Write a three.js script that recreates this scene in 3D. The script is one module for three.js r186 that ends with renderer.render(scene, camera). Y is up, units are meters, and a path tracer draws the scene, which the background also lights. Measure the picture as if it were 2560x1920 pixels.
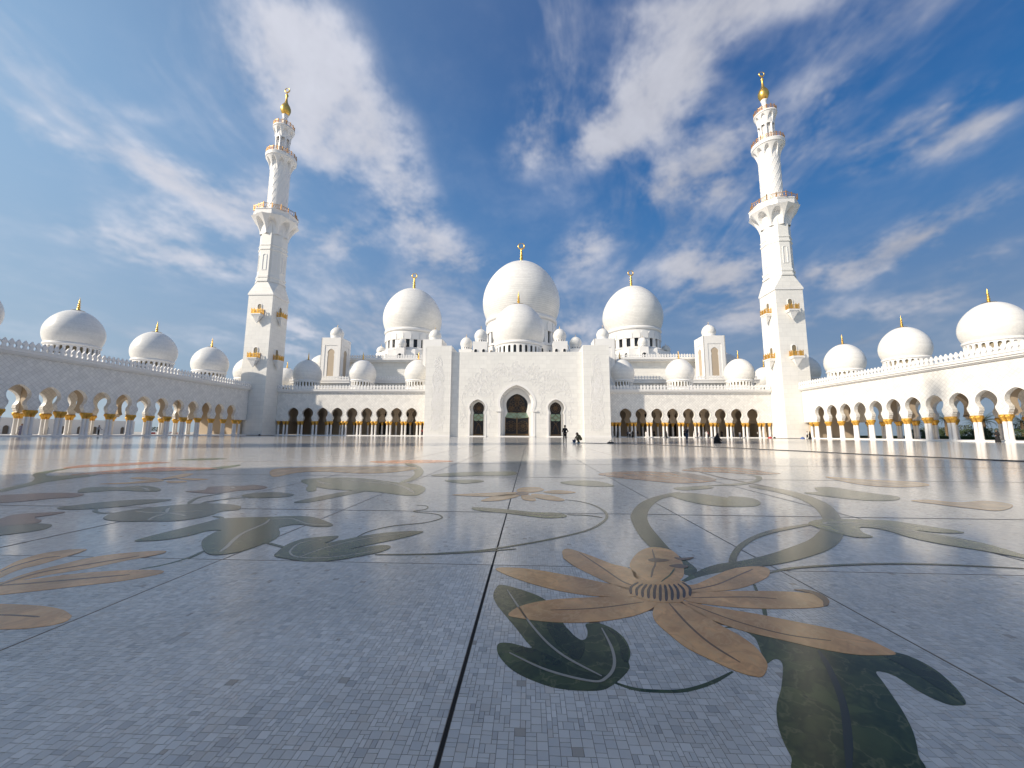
import * as THREE from 'three';
import { mergeGeometries, mergeVertices, toCreasedNormals } from 'three/addons/utils/BufferGeometryUtils.js';
import { MarchingCubes } from 'three/addons/objects/MarchingCubes.js';

// ------------------------------------------------------------------ camera, sky, sun, exposure
const scene = new THREE.Scene();
const camera = new THREE.PerspectiveCamera(89.32, 4 / 3, 0.05, 3000);
camera.position.set(0, 0.9, 0);
camera.rotation.order = 'YXZ';
camera.rotation.set(THREE.MathUtils.degToRad(7.256), THREE.MathUtils.degToRad(2.509), THREE.MathUtils.degToRad(0.3066));

const SUN_DIR = new THREE.Vector3(-2.05, 1.3, 1.0).normalize();
const sun = new THREE.DirectionalLight(new THREE.Color().setRGB(1.0, 0.885, 0.73), 5.0);
sun.position.copy(SUN_DIR).multiplyScalar(320).add(new THREE.Vector3(-3, 0, -70));
sun.target.position.set(-3, 0, -70);
sun.castShadow = true;
sun.shadow.mapSize.set(4096, 4096);
Object.assign(sun.shadow.camera, { left: -170, right: 170, top: 150, bottom: -150, near: 10, far: 700 });
sun.shadow.radius = 2;
scene.add(sun, sun.target);

const renderer = new THREE.WebGLRenderer({ antialias: true });
renderer.toneMapping = THREE.LinearToneMapping;
renderer.toneMappingExposure = 1.08;
renderer.shadowMap.enabled = true;

// seeded random numbers and value noise
function rng(seed) { let s = seed >>> 0; return () => { s = (s + 0x6D2B79F5) >>> 0; let t = s; t = Math.imul(t ^ (t >>> 15), t | 1); t ^= t + Math.imul(t ^ (t >>> 7), t | 61); return ((t ^ (t >>> 14)) >>> 0) / 4294967296; }; }
const HASH = new Float32Array(65536); { const r = rng(77); for (let i = 0; i < 65536; i++) HASH[i] = r(); }
const h2 = (x, y) => HASH[((x * 374761 + y * 668265 + ((x * y) | 0) * 31) ^ (x << 7) ^ (y << 3)) & 65535];
function noise(x, y) {
  const xi = Math.floor(x), yi = Math.floor(y); let fx = x - xi, fy = y - yi;
  fx = fx * fx * fx * (fx * (fx * 6 - 15) + 10); fy = fy * fy * fy * (fy * (fy * 6 - 15) + 10);
  const a = h2(xi, yi), b = h2(xi + 1, yi), c = h2(xi, yi + 1), d = h2(xi + 1, yi + 1);
  return a + (b - a) * fx + (c - a) * fy + (a - b - c + d) * fx * fy;
}
function fbm(x, y, n = 5, gain = 0.5) { let s = 0, a = 0.5, t = 0; for (let i = 0; i < n; i++) { s += a * noise(x, y); t += a; a *= gain; const nx = x * 1.6 - y * 1.2 + 17.3; y = x * 1.2 + y * 1.6 - 9.1; x = nx; } return s / t; }
const sstep = (a, b, x) => { const t = Math.min(1, Math.max(0, (x - a) / (b - a))); return t * t * (3 - 2 * t); };
const mixn = (a, b, t) => a + (b - a) * t;

// cloud banks: centre direction, direction of their long side, half length and half width (radians), weight
const CLOUD_BANKS = [
 [-0.432,0.677,-0.596,0.272,-0.533,-0.802,0.095,0.09,1.0],
 [-0.377,0.652,-0.658,0.333,-0.568,-0.753,0.086,0.08,0.95],
 [-0.345,0.609,-0.714,-0.024,-0.766,-0.642,0.057,0.098,0.85],
 [-0.426,0.564,-0.707,0.758,-0.204,-0.619,0.073,0.046,0.6],
 [-0.29,0.545,-0.787,0.574,-0.559,-0.598,0.074,0.061,0.7],
 [-0.243,0.451,-0.859,0.439,-0.738,-0.512,0.115,0.065,0.65],
 [-0.161,0.41,-0.898,0.926,-0.253,-0.281,0.101,0.055,0.6],
 [-0.425,0.424,-0.8,0.012,-0.881,-0.473,0.053,0.084,0.75],
 [-0.707,0.448,-0.548,0.566,-0.107,-0.817,0.045,0.021,0.6],
 [-0.654,0.455,-0.604,0.592,-0.189,-0.783,0.072,0.026,0.85],
 [-0.596,0.443,-0.669,0.681,-0.162,-0.714,0.109,0.037,0.85],
 [-0.526,0.468,-0.71,0.85,0.271,-0.451,0.05,0.052,0.6],
 [-0.665,0.335,-0.667,0.716,0.033,-0.697,0.137,0.039,0.85],
 [-0.752,0.45,-0.483,0.505,-0.078,-0.86,0.041,0.037,0.6],
 [-0.646,0.523,-0.555,0.757,0.347,-0.554,0.055,0.019,0.35],
 [0.222,0.658,-0.72,0.709,0.398,0.583,0.105,0.069,0.95],
 [0.175,0.623,-0.763,0.942,0.119,0.313,0.079,0.036,0.85],
 [0.301,0.687,-0.661,0.675,0.335,0.657,0.09,0.055,0.85],
 [0.297,0.534,-0.792,0.717,0.423,0.554,0.102,0.045,0.8],
 [0.387,0.561,-0.732,0.67,0.375,0.641,0.081,0.065,0.75],
 [0.375,0.517,-0.77,0.927,-0.227,0.299,0.06,0.035,0.65],
 [0.008,0.629,-0.777,0.769,0.493,0.407,0.072,0.057,0.55],
 [0.054,0.699,-0.713,0.719,0.468,0.514,0.084,0.072,0.45],
 [0.333,0.73,-0.597,0.942,-0.234,0.239,0.171,0.027,0.75],
 [0.235,0.737,-0.633,0.791,0.234,0.565,0.057,0.047,0.5],
 [0.511,0.589,-0.627,0.576,0.307,0.758,0.041,0.048,0.5],
 [0.66,0.48,-0.578,0.589,0.146,0.795,0.067,0.043,0.9],
 [0.591,0.486,-0.644,0.636,0.21,0.743,0.065,0.036,0.55],
 [0.513,0.536,-0.67,0.644,0.276,0.714,0.051,0.034,0.4],
 [0.417,0.344,-0.841,0.874,0.104,0.475,0.092,0.056,0.9],
 [0.352,0.392,-0.85,0.875,0.184,0.447,0.054,0.031,0.6],
 [0.633,0.32,-0.705,0.592,0.387,0.707,0.079,0.029,0.75],
 [0.675,0.345,-0.653,0.569,0.32,0.757,0.072,0.029,0.7],
 [0.578,0.315,-0.753,0.741,0.184,0.645,0.046,0.027,0.5],
 [0.727,0.282,-0.626,0.507,0.394,0.766,0.054,0.025,0.45],
 [0.13,0.437,-0.89,0.766,0.525,0.37,0.081,0.055,0.6],
 [0.102,0.252,-0.962,0.995,-0.031,0.097,0.069,0.058,0.55],
 [0.502,0.245,-0.829,0.865,-0.15,0.479,0.122,0.039,0.5],
 [-0.512,0.221,-0.83,0.075,-0.951,-0.299,0.062,0.071,0.55],
 [0.675,0.23,-0.701,0.725,-0.032,0.688,0.102,0.033,0.4],
 [-0.644,0.39,-0.658,0.698,-0.051,-0.714,0.112,0.026,0.5],
 [0.728,0.364,-0.581,0.472,0.349,0.81,0.032,0.021,0.35]
];

function makeSky() {
  const W = 2560, H = 1280, data = new Float32Array(W * H * 4);
  for (let j = 0; j < H; j++) {
    const el = ((j + 0.5) / H - 0.5) * Math.PI, y = Math.sin(el), c = Math.cos(el);
    for (let i = 0; i < W; i++) {
      const az = ((i + 0.5) / W - 0.5) * 2 * Math.PI, x = Math.cos(az) * c, z = Math.sin(az) * c, o = (j * W + i) * 4;
      const yy = Math.max(y, 0), cs = x * SUN_DIR.x + yy * SUN_DIR.y + z * SUN_DIR.z;
      const near = Math.min(0.56, Math.pow(Math.max(0, 0.5 + 0.5 * cs), 3.2));            // towards the sun the air is paler
      const low = 1 - sstep(0.03, 0.56 + 0.8 * near, yy), rim = Math.exp(-yy * 7);      // towards the horizon it is hazy
      const mid = sstep(0.88, 0.36, yy);
      let r = mixn(mixn(0.010, 0.026, mid), 0.190, low) + near * 0.27 + rim * (0.03 + 0.28 * near);
      let g = mixn(mixn(0.060, 0.150, mid), 0.285, low) + near * 0.37 + rim * (0.01 + 0.22 * near);
      let b = mixn(mixn(0.225, 0.400, mid), 0.440, low) + near * 0.40 - rim * (0.07 - 0.12 * near);
      if (y > 0) {
        const px = x / (y + 0.16), pz = z / (y + 0.16);
        let bank = 0.0;
        for (const [cx, cy, cz, tx, ty, tz, ru, rv, amp] of CLOUD_BANKS) {
          const d = x * cx + y * cy + z * cz; if (d < 0.5) continue;
          const dx = x / d - cx, dy = y / d - cy, dz = z / d - cz;
          const u = (dx * tx + dy * ty + dz * tz) / (ru * 1.15);
          const vx = cy * tz - cz * ty, vy = cz * tx - cx * tz, vz = cx * ty - cy * tx;
          const v = (dx * vx + dy * vy + dz * vz) / (rv * 1.15), q = u * u + v * v;
          if (q < 4) bank = bank + amp * Math.exp(-q * 1.25) * (1 - 0.45 * bank);
        }
                const general = sstep(0.46, 0.78, fbm(px * 0.9 + 3.1, pz * 0.55 - 7.7, 4)) * 0.42 * sstep(-0.55, 0.15, z) + 0.02;
        const wob = fbm(px * 1.3 + 40, pz * 0.9 + 11, 3) - 0.5;
        const det = fbm(px * 2.7 + wob * 1.4, pz * 2.3 + wob * 1.2 + 5, 8, 0.62) - 0.5, fine = fbm(px * 8 + wob * 3, pz * 7.4 + 31, 6, 0.68) - 0.5;
        const streak = fbm(px * 4.2 + wob * 2 + 60, pz * 1.1 + 3, 7, 0.6);
        const wisp = 0.50 * sstep(0.46, 0.70, streak) * sstep(0.34, 0.60, fbm(px * 1.1 + 8, pz * 0.8 - 4, 4)) * sstep(0.02, 0.2, y);
        const m = Math.min(1.25, Math.max(bank * 1.2, general, 0.10 + 0.10 * low));
        let den = 0.93 * sstep(-0.03, 1.30, m * 0.92 + (det * 2.5 + fine * 1.5) * (0.10 + 0.90 * sstep(0.0, 0.7, m)) - 0.02);
        den = den + wisp * (0.6 + fine * 1.6) * (1 - den);
        den = Math.min(0.95, Math.max(0, den));
        const sl = Math.min(0.8, 0.5 + 0.5 * cs), tone = (0.40 + 0.36 * Math.pow(sl, 1.2) + det * 0.34 + fine * 0.10) * (1 - 0.06 * sstep(0.6, 1, den));
        const cr = tone * 0.985, cg = tone * 1.01, cb = tone * 1.10 + 0.02;
        r = mixn(r, cr, den); g = mixn(g, cg, den); b = mixn(b, cb, den);
      }
      data[o] = r; data[o + 1] = g; data[o + 2] = b; data[o + 3] = 1;
    }
  }
  const t = new THREE.DataTexture(data, W, H, THREE.RGBAFormat, THREE.FloatType);
  t.mapping = THREE.EquirectangularReflectionMapping; t.magFilter = t.minFilter = THREE.LinearFilter; t.wrapS = THREE.RepeatWrapping; t.needsUpdate = true;
  return t;
}
scene.background = makeSky();
scene.environment = scene.background;

// ------------------------------------------------------------------ helpers
const taken = new Map();
function numbered(name) { const n = taken.get(name) ?? 0; taken.set(name, n + 1); return n ? `${name}_${String(n).padStart(3, '0')}` : name; }
function tag(o, label, category, group, kind) { o.userData.label = label; o.userData.category = category; if (group) o.userData.group = group; if (kind) o.userData.kind = kind; return o; }
function thing(name, label, category, pos = [0, 0, 0], turn = 0, group) {
  const o = new THREE.Group(); o.name = numbered(name); o.position.set(...pos); o.rotation.y = turn; scene.add(o); return tag(o, label, category, group);
}
function structure(name) { const o = new THREE.Group(); o.name = numbered(name); o.userData.kind = 'structure'; scene.add(o); return o; }
function part(name, geo, mat, parent, pos, turn) {
  const m = new THREE.Mesh(geo, mat); m.name = name; m.castShadow = m.receiveShadow = true;
  if (pos) m.position.set(...pos); if (turn) m.rotation.y = turn; parent.add(m); return m;
}
const V2 = (x, y) => new THREE.Vector2(x, y);
const lathe = (pts, seg = 32) => new THREE.LatheGeometry(pts.map(([x, y]) => V2(x, y)), seg);
function box(w, h, d, x = 0, y = 0, z = 0) { const g = new THREE.BoxGeometry(w, h, d); scaleBoxUv(g, w, h, d); return g.translate(x, y + h / 2, z); }   // stands on y
function scaleBoxUv(g, w, h, d) { const uv = g.attributes.uv, n = g.attributes.normal; for (let i = 0; i < uv.count; i++) { const ax = Math.abs(n.getX(i)), ay = Math.abs(n.getY(i)); const su = ax > 0.5 ? d : w, sv = ay > 0.5 ? d : h; uv.setXY(i, uv.getX(i) * su, uv.getY(i) * sv); } }
function shapeOf(pts) { const s = new THREE.Shape(); pts.forEach(([x, y], i) => i ? s.lineTo(x, y) : s.moveTo(x, y)); s.closePath(); return s; }
const extrude = (shape, depth, opts = {}) => new THREE.ExtrudeGeometry(shape, { depth, bevelEnabled: false, curveSegments: 10, ...opts });
const merge = (list) => mergeGeometries(list.map((g) => { const h = g.index ? g.toNonIndexed() : g; for (const k of Object.keys(h.attributes)) if (!['position', 'normal', 'uv', 'color'].includes(k)) h.deleteAttribute(k); return h; }), false);
function moved(g, x = 0, y = 0, z = 0, turn = 0) { const h = g.clone(); if (turn) h.rotateY(turn); return h.translate(x, y, z); }

// ------------------------------------------------------------------ textures and materials
function dataTex(W, H, fn, srgb = true) {
  const d = new Uint8Array(W * H * 4);
  for (let j = 0; j < H; j++) for (let i = 0; i < W; i++) { const c = fn(i, j), o = (j * W + i) * 4; for (let k = 0; k < 3; k++) d[o + k] = Math.min(255, Math.max(0, c[k])); d[o + 3] = 255; }
  const t = new THREE.DataTexture(d, W, H); t.magFilter = THREE.LinearFilter; t.minFilter = THREE.LinearMipmapLinearFilter; t.generateMipmaps = true;
  t.wrapS = t.wrapT = THREE.RepeatWrapping; if (srgb) t.colorSpace = THREE.SRGBColorSpace; t.needsUpdate = true; return t;
}
// noise that repeats after P cells
function tnoise(x, y, P) { const xi = Math.floor(x), yi = Math.floor(y); let fx = x - xi, fy = y - yi; fx = fx * fx * (3 - 2 * fx); fy = fy * fy * (3 - 2 * fy); const w = (v) => ((v % P) + P) % P; const a = h2(w(xi) + 3, w(yi) + 5), b = h2(w(xi + 1) + 3, w(yi) + 5), c = h2(w(xi) + 3, w(yi + 1) + 5), d = h2(w(xi + 1) + 3, w(yi + 1) + 5); return a + (b - a) * fx + (c - a) * fy + (a - b - c + d) * fx * fy; }
function tfbm(u, v, P, n = 5) { let s = 0, a = 0.5, t = 0; for (let i = 0; i < n; i++) { s += a * tnoise(u * P, v * P, P); t += a; a *= 0.55; P *= 2; } return s / t; }
// coursed marble cladding: 8 m square, courses of 0.5 m, slabs of 1 m
function cladding(w, h, tone, joint) {
  const N = 1024, color = dataTex(N, N, (i, j) => {
    const u = i / N, v = j / N, row = Math.floor(v / h), off = (row % 2) * 0.5 * w, col = Math.floor((u + off) / w);
    const fu = ((u + off) / w) % 1, fv = (v / h) % 1, block = h2(col * 7 + 13, row * 11 + 3), edge = Math.min(fu * w, (1 - fu) * w, fv * h, (1 - fv) * h) * N;
    let k = 1 - tone * (block - 0.4) - 0.03 * (tfbm(u, v, 8, 6) - 0.5);
    if (edge < 2.6) k -= joint;
    return [246 * k, 245 * k, 241 * k];
  });
  const bump = dataTex(N, N, (i, j) => { const u = i / N, v = j / N, row = Math.floor(v / h), off = (row % 2) * 0.5 * w, fu = ((u + off) / w) % 1, fv = (v / h) % 1, edge = Math.min(fu * w, (1 - fu) * w, fv * h, (1 - fv) * h) * N, q = 200 + 30 * tfbm(u, v, 32, 3) - (edge < 1.5 ? 120 : 0); return [q, q, q]; }, false);
  for (const t of [color, bump]) t.repeat.set(1 / 8, 1 / 8);
  return [color, bump];
}
const [cladMap, cladBump] = cladding(1 / 4, 1 / 7, 0.035, 0.075);
// lozenge carving of the arcade walls
const lozBump = dataTex(512, 512, (i, j) => { const u = i / 512 * 8, v = j / 512 * 8, a = Math.abs(((u + v) % 1) - 0.5), b = Math.abs((((u - v) % 1) + 1) % 1 - 0.5), e = Math.min(a, b), q = 90 + 130 * sstep(0.03, 0.13, e); return [q, q, q]; }, false); lozBump.repeat.set(1 / 6, 1 / 6);
const lozMap = dataTex(1024, 1024, (i, j) => { const u = i / 1024 * 8, v = j / 1024 * 8, a = Math.abs(((u + v) % 1) - 0.5), b = Math.abs((((u - v) % 1) + 1) % 1 - 0.5), e = Math.min(a, b), c = h2(Math.floor(u + v + 0.5) * 3 + 71, Math.floor(u - v + 0.5) * 5 + 97), k = 1 - 0.10 * (1 - sstep(0.02, 0.07, e)) - 0.07 * (c - 0.4) - 0.05 * (tfbm(i / 1024, j / 1024, 8, 6) - 0.5); return [247 * k, 245 * k, 241 * k]; }); lozMap.repeat.set(1 / 6, 1 / 6);
// dome shell: rings of small marble plates
const domeMap = dataTex(1024, 512, (i, j) => { const rows = 44, cols = 96, v = j / 512 * rows, row = Math.floor(v), u = i / 1024 * cols + (row % 2) * 0.5, col = Math.floor(u) % cols, e = Math.min((v % 1), 1 - (v % 1)) * 11, eu = Math.min(u % 1, 1 - (u % 1)) * 10, k = 0.985 - 0.035 * (h2(col * 5 + 9, row * 3 + 2) - 0.5) - 0.03 * (h2(row * 13 + 5, 77) - 0.5) - (e < 0.9 ? 0.09 : 0) - (eu < 0.7 ? 0.02 : 0) - 0.02 * (tfbm(i / 1024, j / 512, 8, 5) - 0.5); return [247 * k, 246 * k, 243 * k]; });
const veinTex = (N, base, veins, P, seed) => dataTex(N, N, (i, j) => {
  const u = i / N, v = j / N, w = tfbm(u + seed, v, P, 5) - 0.5, n = tfbm(u + seed * 2, v + seed, P, 6), ridge = 1 - Math.abs(tfbm(u + w * 0.24 + seed, v + w * 0.3, P * 2, 5) - 0.5) * 9, thin = 1 - Math.abs(tfbm(u + w * 0.12, v + w * 0.2 + seed, P * 3, 5) - 0.5) * 26;
  const k = 0.72 + 0.56 * n, r = Math.max(0, ridge) * 0.5, s = Math.max(0, thin) * 0.55;
  return [0, 1, 2].map((c) => Math.min(255, mixn(mixn(base[c] * k, veins[0][c], r), veins[1][c], s)));
});
const greenMap = veinTex(1024, [76, 86, 52], [[34, 46, 32], [126, 122, 86]], 4, 0.31); greenMap.repeat.set(0.9, 0.9);
const tanMap = veinTex(512, [224, 172, 116], [[198, 144, 92], [232, 190, 140]], 4, 0.17); tanMap.repeat.set(1.1, 1.1);
const grassMap = dataTex(256, 256, (i, j) => { const k = 0.6 + 0.8 * tfbm(i / 256, j / 256, 16, 4); return [62 * k, 84 * k, 34 * k]; });

const M = {};
const std = (name, o) => { const m = new THREE.MeshPhysicalMaterial({ roughness: 0.55, ...o }); m.name = name; M[name] = m; return m; };
const lin = (r, g, b) => new THREE.Color().setRGB(r, g, b);
std('clad_marble', { map: cladMap, bumpMap: cladBump, bumpScale: 0.012, color: lin(0.86, 0.85, 0.83), roughness: 0.42 });
std('lozenge_marble', { map: lozMap, bumpMap: lozBump, bumpScale: 0.02, color: lin(0.86, 0.85, 0.83), roughness: 0.45 });
std('plain_marble', { color: lin(0.80, 0.785, 0.76), roughness: 0.4 });
std('dome_marble', { map: domeMap, color: lin(0.87, 0.86, 0.84), roughness: 0.34 });
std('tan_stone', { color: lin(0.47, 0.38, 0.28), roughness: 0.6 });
std('column_marble', { color: lin(0.80, 0.78, 0.76), roughness: 0.28 });
std('gold', { color: lin(0.83, 0.52, 0.13), metalness: 1, roughness: 0.34 });
std('gilt', { color: lin(0.74, 0.43, 0.09), metalness: 0.75, roughness: 0.42 });
std('dark_glass', { color: lin(0.020, 0.020, 0.022), roughness: 0.12, metalness: 0.0 });
std('bronze', { color: lin(0.20, 0.12, 0.055), metalness: 0.4, roughness: 0.45 });
std('bronze_rail', { color: lin(0.62, 0.34, 0.12), metalness: 0.8, roughness: 0.4 });
std('green_glass', { color: lin(0.30, 0.42, 0.31), roughness: 0.2 });
std('lattice_pane', { color: lin(0.22, 0.18, 0.11), roughness: 0.5 });

// ------------------------------------------------------------------ the courtyard pavement
const gloss = { roughness: 0.19, specularIntensity: 0.36 };
std('tan_inlay', { map: tanMap, color: lin(0.95, 0.92, 0.9), ...gloss });
std('tan_dark_inlay', { color: lin(0.17, 0.095, 0.055), ...gloss });
std('green_inlay', { map: greenMap, ...gloss });
std('green_pale_inlay', { map: greenMap, color: lin(1.9, 1.75, 1.6), ...gloss });
std('green_dark_inlay', { map: greenMap, color: lin(0.42, 0.5, 0.5), ...gloss });
std('teal_inlay', { color: lin(0.022, 0.038, 0.042), ...gloss });
std('grey_inlay', { map: greenMap, color: lin(0.75, 0.86, 0.98), ...gloss });
std('dark_inlay', { map: greenMap, color: lin(0.62, 0.66, 0.85), ...gloss });
std('red_inlay', { color: lin(0.21, 0.085, 0.06), ...gloss });
std('rose_inlay', { map: tanMap, color: lin(0.72, 0.55, 0.55), ...gloss });
std('white_inlay', { color: lin(0.85, 0.83, 0.8), ...gloss });
std('vein_inlay', { color: lin(0.36, 0.33, 0.28), ...gloss });
std('purple_inlay', { color: lin(0.03, 0.012, 0.018), ...gloss });
std('joint_fill', { color: lin(0.22, 0.18, 0.14), roughness: 0.8 });
std('joint_gap', { color: lin(0.012, 0.010, 0.009), roughness: 0.9 });
std('grout', { color: lin(0.24, 0.20, 0.165), roughness: 0.8 });
const TILE_TONES = [[0.63, 0.605, 0.57], [0.67, 0.645, 0.61], [0.575, 0.56, 0.54], [0.61, 0.57, 0.525], [0.49, 0.477, 0.462], [0.42, 0.38, 0.335]];
const TONE_ODDS = [0.38, 0.70, 0.89, 0.965, 0.994, 1];
const toneOf = (q) => TONE_ODDS.findIndex((o) => q < o);
TILE_TONES.forEach((c, i) => std('tile_tone_' + i, { color: lin(...c), roughness: 0.2, specularIntensity: 0.34 }));
std('tile_field', { vertexColors: true, roughness: 0.2, specularIntensity: 0.34 });

// squares, oblongs and half squares of one module, laid without running joints
function layTiles(nx, nz, rand) {
  const used = new Uint8Array(nx * nz), out = [];
  const free = (i, j, w, h) => { if (i + w > nx || j + h > nz) return false; for (let b = j; b < j + h; b++) for (let a = i; a < i + w; a++) if (used[b * nx + a]) return false; return true; };
  for (let j = 0; j < nz; j++) for (let i = 0; i < nx; i++) {
    if (used[j * nx + i]) continue;
    const q = rand(); let w = 1, h = 1;
    if (q < 0.56 && free(i, j, 2, 2)) { w = 2; h = 2; } else if (q < 0.78 && free(i, j, 1, 2)) h = 2; else if (q < 0.95 && free(i, j, 2, 1)) w = 2;
    for (let b = j; b < j + h; b++) for (let a = i; a < i + w; a++) used[b * nx + a] = 1;
    out.push([i, j, w, h]);
  }
  return out;
}
const PANEL_X = 1.915, PANEL_Z = 1.8, JOINT_X0 = -0.25, JOINT_Z0 = -2.79;
const paving = structure('courtyard_pavement');
{ // beyond the first joint the mosaic is too fine to pick apart
  const N = 2048, nx = 116, nz = 109, d = new Uint8Array(N * N * 4), hgt = new Uint8Array(N * N * 4), rand = rng(5);
  for (let k = 0; k < N * N; k++) { d[k * 4] = 158; d[k * 4 + 1] = 148; d[k * 4 + 2] = 138; d[k * 4 + 3] = 255; hgt[k * 4] = hgt[k * 4 + 1] = hgt[k * 4 + 2] = 90; hgt[k * 4 + 3] = 255; }
  for (const [i, j, w, h] of layTiles(nx, nz, rand)) {
    const t = TILE_TONES[toneOf(rand())], k = (0.90 + rand() * 0.16) * (0.9 + 0.2 * tfbm(i / nx, j / nz, 4, 4)), c = t.map((v) => Math.min(255, 255 * Math.pow(v * k, 1 / 2.2))), lv = 150 + rand() * 90, tx = (rand() - 0.5) * 3, tz = (rand() - 0.5) * 3;
    const x0 = Math.round(i * N / nx) + 1, x1 = Math.round((i + w) * N / nx), y0 = Math.round(j * N / nz) + 1, y1 = Math.round((j + h) * N / nz);
    for (let y = y0; y < y1; y++) for (let x = x0; x < x1; x++) { const o = (y * N + x) * 4, s = 1 + (tfbm(x / N, y / N, 32, 3) - 0.5) * 0.10, e = lv + (x - x0) * tx * 0.3 + (y - y0) * tz * 0.3; d[o] = c[0] * s; d[o + 1] = c[1] * s; d[o + 2] = c[2] * s; hgt[o] = hgt[o + 1] = hgt[o + 2] = Math.max(0, Math.min(255, e)); }
  }
  const mk = (a, srgb) => { const t = new THREE.DataTexture(a, N, N); t.magFilter = THREE.LinearFilter; t.wrapS = t.wrapT = THREE.RepeatWrapping; if (srgb) t.colorSpace = THREE.SRGBColorSpace; t.repeat.set(1 / PANEL_X, 1 / PANEL_Z); t.offset.set(-JOINT_X0 / PANEL_X, 0.55); t.needsUpdate = true; return t; };
  std('mosaic_paving', { color: lin(1, 1, 1), map: mk(d, true), bumpMap: mk(hgt, false), bumpScale: 0.0013, roughness: 0.105, specularIntensity: 0.5 });
  const g = new THREE.PlaneGeometry(146, 115, 73, 57); g.rotateX(-Math.PI / 2); g.translate(-3.2, 0.004, -50.2);
  const p = g.attributes.position, uv = g.attributes.uv; for (let i = 0; i < p.count; i++) uv.setXY(i, p.getX(i), p.getZ(i));
  part('mosaic_field', g, M.mosaic_paving, paving);
}
// joints between the cast panels
for (let k = -2; k <= 1; k++) {
  const x = JOINT_X0 + k * PANEL_X, wide = k === 0, w = wide ? 0.0125 : 0.005, len = wide ? 60 : 40;
  part('panel_joint', box(w, wide ? 0.0014 : 0.0024, len, x, 0.0045, -0.3 - len / 2), wide ? M.joint_gap : M.joint_fill, paving);
}
part('panel_joint', box(0.005, 0.0024, 30, JOINT_X0 + 2 * PANEL_X, 0.0045, -15.3), M.joint_fill, paving);
for (const [z, w] of [[JOINT_Z0, 0.005], [-4.585, 0.005], [-8.2, 0.005], [-11.8, 0.005]]) part('panel_joint', box(34, 0.0023, w, 0, 0.0044, z), M.joint_fill, paving);

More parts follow.
